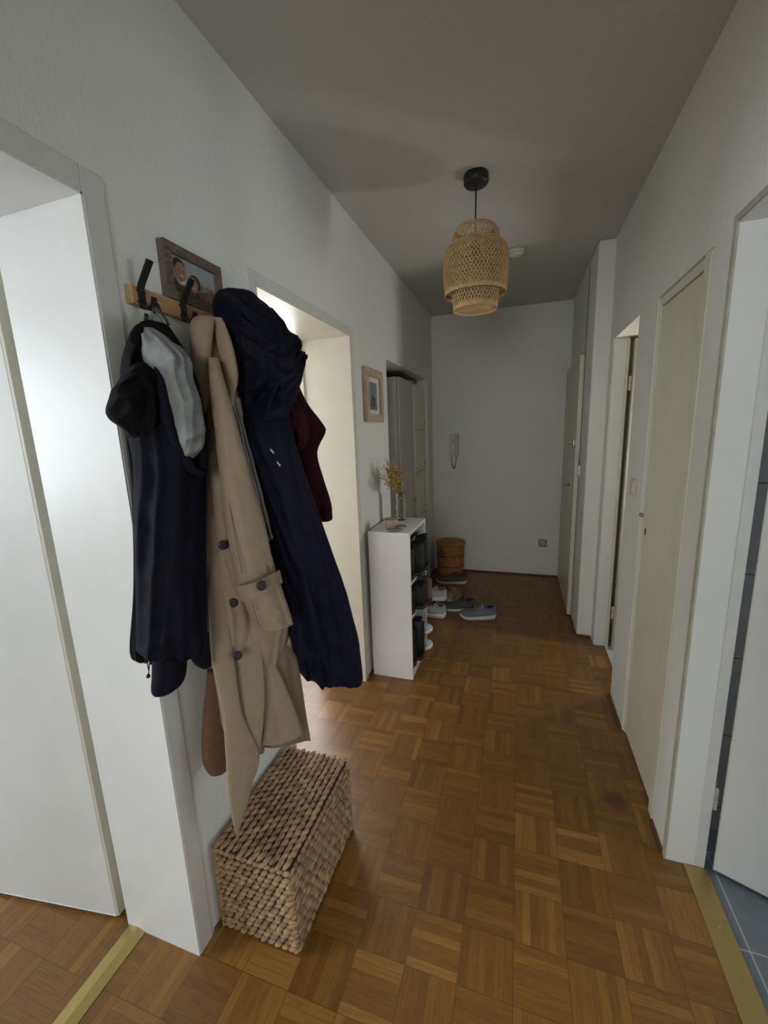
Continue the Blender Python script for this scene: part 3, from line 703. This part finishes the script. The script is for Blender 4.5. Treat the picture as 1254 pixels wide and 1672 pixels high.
# hood: shell behind, rolled left part, grey lining
rows = [R(527, 236, 262, -.82, -.79, .012), R(535, 220, 276, -.83, -.78, .025), R(555, 209, 290, -.84, -.77, .035), R(590, 198, 306, -.84, -.76, .040), R(640, 196, 322, -.84, -.745, .040), R(700, 200, 331, -.84, -.735, .04), R(742, 225, 334, -.83, -.73, .03), R(762, 262, 326, -.80, -.73, .02)]
drape(rows, folds=((3, .15, 0), (6, .1, 0)), seed=5, hem=False, crumple=.12).build('hood', 'blackfab', jk)
rows = [R(541, 230, 252, -.785, -.768, .012), R(562, 230, 280, -.782, -.75, .022), R(590, 234, 296, -.775, -.74, .028), R(625, 258, 309, -.765, -.728, .030), R(665, 267, 322, -.755, -.715, .030), R(700, 278, 329, -.745, -.705, .028), R(732, 294, 331, -.735, -.70, .022), R(752, 304, 312, -.725, -.715, .006)]
drape(rows, folds=((4, .75, 0), (7, .45, 1)), seed=8, hem=False, crumple=.16, sq=.95, n=140).build('hood_lining', 'greylin', jk)
for pl in ([(263, 655), (284, 640), (301, 634), (322, 641)], [(272, 668), (290, 657), (303, 651), (326, 655)]):
    Q_ = [at(u, v, x=x) for (u, v), x in zip(pl, (-.742, -.715, -.700, -.695))]; MB().tube([cat(Q_, i/12) for i in range(13)], .0012, 6).build('seam', 'zip', jk)
def edge(pl, xs, r, name, mat, parent):
    P_ = [at(u, v, x=x) for (u, v), x in zip(pl, xs)]; n = 26
    b = MB().tube([cat(P_, i/n) for i in range(n+1)], [r*(.6+.5*math.sin(PI*i/n)+.12*math.sin(i*1.3)) for i in range(n+1)], 12)
    return b.build(name, mat, parent)
edge([(216, 560), (224, 540), (246, 532), (272, 546), (296, 585), (316, 635), (327, 690), (331, 745), (334, 765)], [-.77, -.765, -.755, -.735, -.712, -.694, -.684, -.680, -.68], .0115, 'hood_rim', 'blackfab', jk)
rows = [R(593, 226, 258, -.80, -.765, .014), R(606, 208, 270, -.81, -.755, .026), R(630, 194, 273, -.825, -.75, .034), R(650, 185, 272, -.835, -.75, .034), R(670, 178, 270, -.84, -.755, .032, 4), R(684, 182, 266, -.838, -.76, .028, 18), R(696, 200, 262, -.83, -.77, .024, 26), R(712, 222, 252, -.82, -.785, .014, 24)]
drape(rows, folds=((3, .12, 0), (5, .1, 2)), seed=3, crumple=.15, hem=False).build('sleeve_fold', 'blackfab', jk)
edge([(258, 598), (266, 620), (271, 660), (280, 700), (296, 735), (312, 765), (332, 775)], [-.735, -.728, -.722, -.716, -.706, -.692, -.68], .013, 'zip_edge', 'bluefab', jk)
P_ = lambda u, v, x: at(u, v, x=x)
cord([P_(254, 497, -.80), P_(257, 502, -.795), P_(264, 512, -.79), P_(271, 522, -.785), P_(276, 531, -.78)], .0032, 'hanger_loop', 'blackpl', jk)
cord([P_(252, 512, -.80), P_(250, 503, -.80), P_(253, 494, -.80), P_(258, 497, -.80), P_(262, 509, -.79)], .0026, 'hanger_loop', 'blackpl', jk)
b = MB().tube([P_(239, 513, -.80), P_(238, 522, -.80)], .0045, 8); b.build('cord_stopper', 'blackpl', jk)
drape([R(512, 246, 256, -.815, -.805, .006), R(520, 238, 264, -.82, -.80, .010), R(532, 232, 270, -.825, -.79, .012)], folds=((3, .1, 0),), seed=1, hem=False).build('neck_label', 'greylin', jk)
for dx in (0, 5):
    cord([P_(240+dx, 1072, -.80), P_(241+dx*.6, 1085, -.80), P_(243, 1096, -.80), P_(242, 1104, -.80)], .0012, 'drawcord', 'blackpl', jk)
for u, v in ((238, 1080), (246, 1082), (242, 1104)): MB().ico(P_(u, v, -.80), .0050, 1, (1, 1, 1.2)).build('toggle', 'blackpl', jk)

# beige trench coat on the second hook
tc_ = thing('trench_coat', 'long beige trench coat hanging from the second hook', 'coat', (-.72, .93, 1.80))
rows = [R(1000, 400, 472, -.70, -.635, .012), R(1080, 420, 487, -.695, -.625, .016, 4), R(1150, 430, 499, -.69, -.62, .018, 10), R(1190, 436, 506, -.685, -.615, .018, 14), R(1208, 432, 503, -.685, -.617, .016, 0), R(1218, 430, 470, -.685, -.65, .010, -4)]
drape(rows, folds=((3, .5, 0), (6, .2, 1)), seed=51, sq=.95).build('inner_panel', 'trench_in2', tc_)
rows = [R(1082, 426, 448, -.665, -.645, .006), R(1110, 426, 462, -.665, -.63, .008), R(1150, 428, 478, -.665, -.62, .010), R(1185, 429, 491, -.665, -.61, .010), R(1204, 428, 489, -.665, -.61, .009, -4), R(1217, 426, 462, -.665, -.635, .006, -4)]
drape(rows, folds=((2.5, .5, 0), (5, .2, 1)), seed=52, sq=1.0, hem=False).build('turned_flap', 'trench', tc_)
rows = [R(650, 334, 392, -.76, -.68, .030), R(720, 334, 405, -.76, -.665, .035), R(800, 336, 420, -.76, -.655, .04), R(900, 338, 440, -.76, -.645, .042), R(1000, 339, 465, -.755, -.64, .045),
        R(1080, 346, 452, -.755, -.67, .03, 5), R(1150, 356, 440, -.75, -.685, .025, 8), R(1190, 364, 434, -.75, -.69, .02, 8), R(1222, 384, 430, -.74, -.70, .015, 4)]
drape(rows, folds=((3, .35, 0), (6, .2, 1), (11, .05, 0)), seed=21, crumple=.02).build('body', 'trench', tc_)
# left front panel that hangs down to the basket
rows = [R(790, 334, 366, -.735, -.70, .008), R(900, 339, 362, -.73, -.70, .010), R(1000, 341, 372, -.725, -.69, .010), R(1080, 346, 383, -.72, -.685, .010), R(1160, 362, 396, -.715, -.675, .010, 4),
        R(1230, 368, 423, -.71, -.655, .012), R(1280, 371, 412, -.71, -.665, .010), R(1320, 376, 402, -.71, -.68, .008), R(1350, 382, 392, -.71, -.70, .006), R(1366, 387, 389, -.708, -.706, .004)]
drape(rows, folds=((2, .2, 0), (5, .15, 1)), seed=22, hem=False, sq=1.0).build('front_panel', 'trench', tc_)
rows = [R(880, 362, 400, -.70, -.665, .006), R(960, 366, 415, -.70, -.655, .008), R(1040, 375, 425, -.70, -.65, .008), R(1120, 386, 432, -.695, -.645, .008), R(1180, 392, 430, -.69, -.648, .008), R(1236, 398, 424, -.69, -.66, .006, -4)]
drape(rows, folds=((2, .2, 0),), seed=23, hem=False, sq=1.0).build('button_panel', 'trench', tc_)
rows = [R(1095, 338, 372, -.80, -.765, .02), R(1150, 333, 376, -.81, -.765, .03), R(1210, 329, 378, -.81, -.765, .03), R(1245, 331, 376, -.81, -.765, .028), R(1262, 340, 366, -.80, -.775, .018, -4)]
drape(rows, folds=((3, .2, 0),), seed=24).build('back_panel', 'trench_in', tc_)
# collar folded over the hook
rows = [R(518, 318, 348, -.80, -.76, .010), R(530, 311, 362, -.80, -.74, .022), R(560, 310, 374, -.795, -.72, .028), R(610, 316, 382, -.785, -.705, .030), R(650, 326, 386, -.775, -.695, .030), R(690, 332, 390, -.765, -.69, .03)]
drape(rows, folds=((4, .9, 0), (6, .5, 1)), seed=25, hem=False, crumple=.12).build('collar', 'trench', tc_)
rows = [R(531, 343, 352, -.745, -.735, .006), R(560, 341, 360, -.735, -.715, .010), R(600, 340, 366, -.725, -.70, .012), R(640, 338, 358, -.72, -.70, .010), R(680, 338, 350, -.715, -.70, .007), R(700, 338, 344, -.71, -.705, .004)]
drape(rows, folds=((2, .2, 0),), seed=61, hem=False, sq=1.0).build('neck_fold', 'trench_in', tc_)  # thin sheet, the dark of the deep collar fold put into its colour
rows = [R(519, 322, 352, -.755, -.72, .010), R(530, 314, 350, -.755, -.715, .014), R(570, 313, 345, -.75, -.71, .014), R(620, 319, 341, -.745, -.71, .012), R(655, 328, 342, -.735, -.71, .009), R(672, 331, 338, -.73, -.715, .004)]
drape(rows, folds=((3, .5, 0),), seed=62, hem=False, sq=.95).build('lapel', 'trench', tc_)
rows = [R(519, 340, 362, -.74, -.70, .008), R(532, 350, 368, -.73, -.69, .010), R(560, 356, 378, -.715, -.675, .012), R(600, 364, 387, -.70, -.662, .013), R(625, 369, 387, -.69, -.658, .012), R(648, 374, 381, -.68, -.665, .007), R(664, 377, 379, -.675, -.67, .003)]
drape(rows, folds=((2, .2, 0),), seed=26, hem=False, sq=1.0).build('lapel', 'trench', tc_)
rows = [R(612, 325, 332, -.755, -.745, .006), R(640, 329, 341, -.75, -.735, .009), R(660, 331, 340, -.745, -.735, .008), R(700, 332, 338, -.745, -.735, .007), R(780, 333, 341, -.745, -.73, .008)]
drape(rows, folds=((2, .2, 0),), seed=27, hem=False, sq=1.0).build('lapel', 'trench', tc_)
# sleeve with strap
rows = [R(585, 342, 356, -.70, -.68, .014), R(640, 343, 372, -.685, -.655, .028), R(700, 350, 388, -.67, -.635, .032), R(780, 360, 408, -.655, -.615, .034), R(860, 371, 428, -.64, -.60, .034), R(940, 386, 448, -.63, -.59, .034),
        R(985, 401, 461, -.622, -.583, .033, -8), R(1010, 412, 468, -.617, -.58, .032, -12), R(1028, 423, 472, -.612, -.577, .031, -15)]
drape(rows, folds=((3, .14, 0), (7, .07, 1)), seed=28, crumple=.02, sq=.9).build('sleeve', 'trench', tc_)
for pl, xs in (([(358, 700), (366, 760), (376, 830), (386, 890), (396, 938)], (-.665, -.645, -.622, -.606, -.597)), ([(411, 982), (416, 1000), (424, 1024)], (-.592, -.588, -.585))):
    Q_ = [at(u, v, x=x) for (u, v), x in zip(pl, xs)]; MB().tube([cat(Q_, i/16) for i in range(17)], .0011, 6).build('seam', 'trench_in2', tc_)
# cuff strap: wraps the front of the sleeve
A_ = [at(386, 957, x=-.620), at(400, 954, x=-.590), at(420, 948, x=-.568), at(444, 936, x=-.556), at(456, 930, x=-.563)]
B_ = [at(394, 981, x=-.620), at(408, 978, x=-.590), at(426, 970, x=-.568), at(449, 958, x=-.556), at(461, 950, x=-.563)]
b = MB(); n = 18; outv = Vector((.004, -.004, 0)); rr = []
for i in range(n+1):
    p, q = cat(A_, i/n), cat(B_, i/n); rr.append([p, q, q+outv, p+outv])
b.rings(rr, smooth=False); q_ = b.build('cuff_strap', 'trench', tc_)
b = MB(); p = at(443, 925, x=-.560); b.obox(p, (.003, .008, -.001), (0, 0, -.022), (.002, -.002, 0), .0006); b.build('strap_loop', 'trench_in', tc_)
def button(u, v, x, r=.0115):
    p = at(u, v, x=x); t = TOCAM(p); nrm = Vector((t.x*.7+.2, t.y*.8, t.z*.2)).normalized()
    o_ = disc('button', p, nrm, r, .004, 'button', tc_); return o_
button(427, 956, -.556); button(381, 984, -.672, .0115); button(388, 1070, -.664, .0115); button(364, 890, -.672, .0115)

# long navy hooded coat
nv_ = thing('raincoat', 'long navy hooded raincoat bulging out past the beige coat', 'coat', (-.66, 1.06, 1.80))
rows = [R(585, 400, 448, -.76, -.67, .03), R(640, 392, 468, -.735, -.625, .04), R(720, 396, 482, -.70, -.58, .055), R(800, 412, 508, -.70, -.565, .06), R(870, 425, 530, -.695, -.55, .065), R(950, 440, 556, -.69, -.535, .07), R(1020, 452, 574, -.685, -.52, .072),
        R(1060, 470, 584, -.68, -.51, .072, 6), R(1085, 482, 589, -.675, -.505, .07, 14), R(1096, 492, 590, -.67, -.505, .06, 8)]
drape(rows, folds=((3, .28, 0), (6, .22, 1), (11, .08, 0)), seed=31, crumple=.02, drift=.8).build('body', 'navy', nv_)
rows = [R(700, 398, 440, -.665, -.62, .012), R(760, 412, 470, -.66, -.595, .02), R(850, 432, 500, -.65, -.575, .03), R(950, 455, 520, -.64, -.565, .035), R(1030, 472, 532, -.635, -.56, .036), R(1062, 478, 532, -.63, -.56, .034, 4), R(1070, 486, 524, -.625, -.57, .025, 4)]
drape(rows, folds=((3, .25, 0), (6, .15, 0)), seed=32, crumple=.03).build('sleeve', 'navy', nv_)
rows = [R(477, 366, 392, -.77, -.73, .015), R(482, 352, 408, -.78, -.71, .03), R(500, 346, 428, -.78, -.69, .045), R(530, 352, 452, -.77, -.66, .055), R(560, 362, 470, -.755, -.64, .062), R(590, 376, 480, -.74, -.625, .065), R(620, 384, 484, -.73, -.615, .062), R(650, 388, 478, -.72, -.615, .055), R(690, 392, 462, -.70, -.62, .04)]
drape(rows, folds=((3, .2, 0), (5, .16, 0)), seed=33, hem=False, crumple=.13).build('hood', 'navyl', nv_)
rows = [R(505, 372, 440, -.70, -.655, .02), R(540, 392, 462, -.69, -.635, .035), R(580, 402, 480, -.675, -.615, .045), R(608, 412, 486, -.665, -.605, .045), R(634, 420, 478, -.66, -.61, .04), R(655, 430, 466, -.65, -.615, .02)]
drape(rows, folds=((2.5, .25, 0), (5, .18, 0)), seed=36, hem=False, crumple=.15).build('hood_crown', 'navyl', nv_)
edge([(382, 652), (394, 690), (407, 740), (423, 800), (436, 850), (444, 880)], [-.675, -.655, -.635, -.615, -.602, -.595], .0050, 'zip', 'zip', nv_)
edge([(378, 655), (390, 690), (402, 742), (418, 802), (431, 856), (439, 884)], [-.675, -.655, -.635, -.615, -.602, -.595], .0032, 'zip_tape', 'greylin', nv_)
rows = [R(635, 376, 386, -.71, -.70, .008), R(655, 374, 390, -.705, -.69, .012), R(690, 380, 396, -.695, -.68, .010), R(710, 388, 396, -.69, -.68, .006)]
drape(rows, folds=((2, .2, 0),), seed=34, hem=False).build('hood_facing', 'zip', nv_)
for u, v in ((440, 734), (451, 755)):
    p = at(u, v, x=-.565); MB().obox(p, (.004, .006, -.010), (.003, -.003, 0), (.002, .0015, .003), .0008).build('snap', 'steel', nv_)
cord([P_(519, 1088, -.60), P_(517, 1100, -.60), P_(520, 1106, -.60), P_(524, 1106, -.60), P_(526, 1098, -.60), P_(523, 1086, -.60)], .0012, 'drawcord', 'blackpl', nv_)
MB().tube([P_(522, 1106, -.60), P_(522, 1116, -.60)], .0045, 8).build('toggle', 'blackpl', nv_)
b = MB()
for k in range(5): b.tube([P_(476, 1012, -.63), P_(475+k*.6, 1035, -.63), P_(470+2.6*k, 1052+(k % 2)*4, -.63)], .0016, 5)
b.build('cord_end', 'lace_w', nv_)

# burgundy jacket behind
bg = thing('jacket', 'burgundy jacket hanging behind the navy coat', 'jacket', (-.72, 1.19, 1.80))
rows = [R(512, 432, 447, -.74, -.71, .012), R(530, 432, 449, -.74, -.70, .018), R(570, 438, 466, -.74, -.68, .03), R(620, 445, 484, -.73, -.66, .04), R(660, 455, 503, -.72, -.64, .045), R(695, 460, 526, -.715, -.62, .05), R(708, 462, 527, -.71, -.62, .05), R(740, 468, 518, -.71, -.625, .045), R(780, 478, 528, -.70, -.615, .045), R(820, 490, 540, -.69, -.605, .04), R(845, 500, 543, -.685, -.60, .035), R(850, 510, 540, -.68, -.605, .02)]
drape(rows, folds=((3, .2, 0), (6, .2, 0)), seed=41, crumple=.04).build('body', 'burg', bg)
rows = [R(655, 452, 482, -.66, -.62, .02), R(680, 454, 492, -.655, -.61, .03), R(715, 462, 498, -.65, -.605, .03), R(735, 474, 494, -.64, -.61, .015)]
drape(rows, folds=((4, .5, 0), (8, .3, 0)), seed=42, crumple=.12, hem=False).build('scrunched_cuff', 'burg', bg)

# ---- water hyacinth basket ---------------------------------------------------------
BX0, BX1, BY0, BY1, BZ = -.842, -.580, .797, 1.212, .302
o = thing('storage_basket', 'rectangular woven water hyacinth basket with lid under the coats', 'basket', ((BX0+BX1)/2, 1.0, 0))
LIDZ = BZ-.026
def lump(mb, c, u, v, nrm, L, Wd, Hh, slant):
    """one twist of braid"""
    d = (u*math.cos(slant)+v*math.sin(slant)); e = nrm.cross(d).normalized(); rr = []
    for i in range(6):
        t = -1+2*i/5; s = math.sqrt(max(0, 1-(t*.97)**2)); cpt = c+d*(t*L)+nrm*(.0022*t)
        rr.append([cpt+e*(Wd*s*math.cos(a))+nrm*(Hh*s*math.sin(a)) for a in [2*PI*k/8 for k in range(8)]])
    mb.rings(rr)
def weave(mb, o_, U, V, nrm, nu, nv, seed, slant=.55, vary=.12, stag=True, big=1.0, wf=.38, bulge=.0075):
    """rows of braid along U, nv rows"""
    rnd = random.Random(seed); U, V, nrm = Vector(U), Vector(V), Vector(nrm); u, v = U.normalized(), V.normalized(); du, dv = U.length/nu, V.length/nv
    for j in range(nv):
        for i in range(nu):
            off = .5*(j % 2) if stag else 0
            ii = i+.5+(off-.25)
            c = Vector(o_)+U*(min(max(ii, .45), nu-.45)/nu)+V*((j+.5)/nv)+nrm*rnd.uniform(-.001, .0012)+u*rnd.uniform(-.0015, .0015)
            lump(mb, c, u, v, nrm, du*.74*big*rnd.uniform(1-vary, 1+vary), dv*wf*rnd.uniform(.9, 1.12), bulge*rnd.uniform(.85, 1.2), slant*rnd.uniform(.7, 1.3))
b = MB().box(BX0+.004, BX1-.004, BY0+.004, BY1-.004, .001, LIDZ-.002, .004); b.build('core', 'hyacd', o)
b = MB()
weave(b, (BX0, BY0+.002, .004), (BX1-BX0, 0, 0), (0, 0, LIDZ-.006), (0, -1, 0), 11, 13, 1, .50, wf=.37, bulge=.0085)
weave(b, (BX1-.002, BY0, .004), (0, BY1-BY0, 0), (0, 0, LIDZ-.006), (1, 0, 0), 15, 11, 2, .24, wf=.38, bulge=.0105)
weave(b, (BX0, BY1-.002, .004), (BX1-BX0, 0, 0), (0, 0, LIDZ-.006), (0, 1, 0), 11, 15, 3, .5)
weave(b, (BX0+.002, BY0, .004), (0, BY1-BY0, 0), (0, 0, LIDZ-.006), (-1, 0, 0), 18, 15, 4, .5)
for cx_, cy_ in ((BX1-.003, BY0+.003), (BX0+.003, BY0+.003), (BX1-.003, BY1-.003)):
    for k in range(15): lump(b, Vector((cx_, cy_, .012+k*(LIDZ-.012)/15)), Vector((.7, .7, 0)), Vector((0, 0, 1)), Vector((.7, -.7, 0)), .011, .0075, .007, .8)
b.build('body', 'hyac', o)
lid = MB().box(BX0+.003, BX1-.003, BY0+.003, BY1-.003, LIDZ, BZ-.003, .003).build('lid', 'hyacd', o)
b = MB()
weave(b, (BX0, BY0, BZ-.002), (0, BY1-BY0, 0), (BX1-BX0-.006, 0, 0), (0, 0, 1), 17, 12, 5, .45)
for (o_, U, nrm, n_) in (((BX0, BY0+.001, LIDZ+.012), (BX1-BX0, 0, 0), (0, -1, 0), 13), ((BX1-.001, BY0, LIDZ+.012), (0, BY1-BY0, 0), (1, 0, 0), 20), ((BX0+.001, BY0, LIDZ+.012), (0, BY1-BY0, 0), (-1, 0, 0), 20)):
    weave(b, Vector(o_)-Vector((0, 0, .010)), U, (0, 0, .020), nrm, n_, 1, 6, .35, stag=False)
q = b.build('lid_weave', 'hyac'); q.parent = lid; q.matrix_parent_inverse = lid.matrix_world.inverted() if False else Matrix()
q.parent = lid; q.location = (0, 0, 0)
lid_p = lid.matrix_parent_inverse.copy()

# ---- round wicker bin -----------------------------------------------------------------
WX, WY, WH, WR = -.655, 4.12, .355, .138
o = thing('laundry_basket', 'round brown wicker basket with lid in the far corner', 'basket', (WX, WY, 0))
b = MB(); rr = []
for j in range(49):
    z = .002+(WH-.02)*j/48; ring = []
    for k in range(96):
        a = 2*PI*k/96; r = WR*(.93+.07*j/48)+.0022*math.sin(12*a*2+PI*(j//2 % 2))*(1 if j % 2 else .3)
        ring.append((WX+r*math.cos(a), WY+r*math.sin(a), z))
    rr.append(ring)
b.rings(rr); b.build('body', 'wicker', o)
b = MB().lathe(WX, WY, [(WR+.004, WH-.018), (WR+.009, WH-.010), (WR+.009, WH+.004), (WR+.003, WH+.010), (.09, WH+.014), (.001, WH+.016)], 48); b.build('lid', 'wicker', o)
b = MB()
for z in (.12, .235): b.rings([[(WX+(WR*(.93+.07*z/WH)+.003+.003*math.cos(q_))*math.cos(a), WY+(WR*(.93+.07*z/WH)+.003+.003*math.cos(q_))*math.sin(a), z+.005*math.sin(q_)) for q_ in [2*PI*m/8 for m in range(8)]] for a in [2*PI*k/48 for k in range(49)]], cap0=False, cap1=False)
b.build('woven_band', 'wickerd', o)
b = MB(); ha = -2.05; cpt = Vector((WX+(WR+.008)*math.cos(ha), WY+(WR+.008)*math.sin(ha), .26)); tg = Vector((-math.sin(ha), math.cos(ha), 0))
b.tube([cpt+tg*(.030*math.cos(a))+Vector((0, 0, .030*math.sin(a)))+Vector((math.cos(ha), math.sin(ha), 0))*.004 for a in [2*PI*k/20 for k in range(21)]], .0045, 8); b.build('handle', 'wickerd', o)

# ---- shoes --------------------------------------------------------------------------------
def shoe(label, x, y, z, ang, upper, sole, lace, L=.28, Wd=.052, high=.0, solet=.028, name='sneaker', group=None, catg='shoe', roll=0):
    """toe towards local +x"""
    root = thing(name, label, catg, (0, 0, 0), group)
    def hw(t): return Wd*(.74+.30*math.sin(PI*min(1, max(0, (t-.10)/.9))*.92)+.02*math.sin(6*t))*(1 if t < .82 else math.sqrt(max(.0, 1-((t-.82)/.185)**2)))*(math.sqrt(min(1, max(.02, t/.07))))
    N = 26; rr = []
    for i in range(N+1):
        t = i/N; xx = (t-.5)*L; wv = max(.006, hw(t)*1.07); lift = .020*max(0, (t-.78)/.22)**2+.012*max(0, (.08-t)/.08)
        th = solet*(1.15-.35*t)
        rr.append([(xx, wv*sy*cw, lift+zz*th) for sy, cw, zz in ((1, .86, 0), (1, 1, .35), (1, .97, 1), (0, 1, 1), (-1, .97, 1), (-1, 1, .35), (-1, .86, 0), (0, 1, 0))])
    MB().rings(rr).build('sole', sole, root)
    rr = []
    for i in range(N+1):
        t = i/N; xx = (t-.5)*L*.985; wv = max(.004, hw(t)); base = solet*(1.15-.35*t)*.8+.020*max(0, (t-.78)/.22)**2
        if t < .36: h = .062+high+.012*math.cos(t/.36*PI*2)*.5
        else: h = .030+(.036+high*.7)*max(0, 1-(t-.36)/.40)**1.15+.010*math.sin(PI*(t-.36)/.64)
        if t > .86: h *= math.sqrt(max(.12, 1-((t-.86)/.15)**2))
        if t < .05: h *= .93
        narrow = .80 if t < .40 else .80+.2*min(1, (t-.4)/.2)
        ring = []
        for k in range(17):
            a = PI*k/16; cy = math.cos(a); sz = math.sin(a)**.62; fr = 1-(1-narrow)*sz
            ring.append((xx, wv*cy*fr, base+h*sz))
        rr.append(ring)
    MB().rings(rr).build('upper', upper, root)
    top = solet*1.05*.8+.062+high
    b = MB(); rr = []
    for f, dz in ((1.0, .003), (.86, .006), (.80, .0), (.5, .0008)):
        rr.append([(-.5*L+.19*L+.150*L*f*math.cos(a), Wd*.62*f*math.sin(a), top+dz+.008*math.cos(a)*-.8) for a in [2*PI*k/24 for k in range(24)]])
    bb = MB().rings(rr[:2]+[rr[2]], cap0=False, cap1=False); bb.build('collar', upper, root)
    MB().rings(rr[2:], cap0=False).build('opening', 'insole', root)
    # tongue and laces
    tb = MB(); x0 = -.5*L+.36*L
    tb.rings([[(x0+dx, Wd*.40*math.cos(a), zz+.006*math.sin(a)) for a in [2*PI*k/12 for k in range(12)]] for dx, zz in ((-.020, top+.022), (.0, top+.006), (.05, top-.022), (.075, top-.034))]); tb.build('tongue', upper, root)
    lb = MB()
    for k in range(5):
        f = k/4; xa = x0+.008+.066*f; za = top+.004-.036*f+high*-.25*f
        lb.tube([(xa-.004, -Wd*.52, za-.010), (xa, -Wd*.2, za+.005), (xa+.004, Wd*.2, za+.005), (xa, Wd*.52, za-.010)], .0022, 6)
    lb.tube([(x0+.006, 0, top+.008), (x0+.0, .02, top+.022), (x0+.018, .034, top+.010)], .0018, 5); lb.tube([(x0+.006, 0, top+.008), (x0+.0, -.022, top+.020), (x0+.02, -.034, top+.004)], .0018, 5)
    lb.build('laces', lace, root)
    root.location = (x, y, z); root.rotation_euler = (roll, 0, ang)
    return root
FG = 'loose shoes on the floor'
# loose shoes on the floor (angle = direction of the toe)
a_ = math.atan2
shoe('pale blue-grey sneaker nearest the middle of the corridor floor', -.285, 3.165, 0, PI+.25, 'knit_blue', 'rubber', 'lace_w', .29, .056, solet=.034, group=FG)
shoe('dark grey sneaker behind the pale blue-grey one', -.455, 3.285, 0, PI+.22, 'knit_grey', 'rubber', 'lace_b', .28, .052, group=FG)
shoe('grey-blue and white sneaker on the floor beside the shelf, under the upper one', -.665, 3.12, 0, PI-.12, 'knit_white', 'rubwhite', 'lace_b', .27, .055, solet=.040, group=FG)
shoe('tan and white sneaker with dark opening behind the dark grey one', -.535, 3.49, 0, 1.42, 'knit_tan', 'rubbeige', 'lace_w', .27, .052, solet=.036, high=.02, group=FG)
shoe('pale blue sneaker with thick white sole on top of the heap by the shelf', -.668, 3.16, .128, PI-.02, 'knit_white', 'rubwhite', 'lace_w', .27, .052, solet=.030, roll=.05, group=FG)
shoe('grey-brown sneaker in front of the round wicker basket', -.61, 3.89, 0, PI+.15, 'knit_brown', 'rubber', 'lace_b', .30, .052, group=FG)
# shoes in the shelf, toes out
def shelfshoe(label, y, z, up, sole, lace, high=0, x=-.635, L=.26, Wd=.045, name='boot', ang=0, solet=.022):
    return shoe(label, x, y, z, ang, up, sole, lace, L, Wd, high, solet, name, 'shoes in the white shelf')
shelfshoe('black leather boot in the top of the white shelf, nearest', 2.272, .6205, 'leather', 'rubblack', 'lace_b', .12, x=-.695, Wd=.044, L=.24, ang=PI)
shelfshoe('dark grey-green boot in the middle of the top shelf', 2.372, .6205, 'leatherg', 'rubblack', 'lace_b', .13, x=-.665, ang=PI)
shelfshoe('black boot at the far side of the top shelf', 2.488, .6205, 'leatherg', 'rubblack', 'lace_b', .14, x=-.655, Wd=.056, L=.25, ang=PI)
shelfshoe('black leather shoe on the middle shelf board, nearest', 2.272, .4055, 'leather', 'rubblack', 'lace_b', .07, x=-.695, Wd=.044, L=.24, ang=PI)
shelfshoe('dark grey boot in the middle of the middle shelf board', 2.372, .4055, 'leatherg', 'rubblack', 'lace_b', .08, x=-.655, ang=PI)
shelfshoe('brown suede shoe at the far side of the middle shelf board', 2.480, .4055, 'knit_red', 'rubblack', 'lace_b', .08, x=-.645, name='suede_shoe', ang=PI)
shelfshoe('tall black boot on the bottom shelf board, nearest', 2.272, .0555, 'leather', 'rubblack', 'lace_b', .17, x=-.695, Wd=.044, L=.24, ang=PI)
shelfshoe('tall black boot in the middle of the bottom shelf board', 2.372, .0555, 'leather', 'rubblack', 'lace_b', .19, x=-.675, Wd=.050, ang=PI)
shelfshoe('white sneaker sticking out at the bottom of the white shelf', 2.500, .0555, 'knit_white', 'rubwhite', 'lace_w', 0, x=-.650, name='sneaker', solet=.03)
shelfshoe('white sneaker above the lowest one, sticking out of the shelf', 2.500, .170, 'knit_white', 'rubwhite', 'lace_w', 0, x=-.650, name='sneaker', solet=.03)
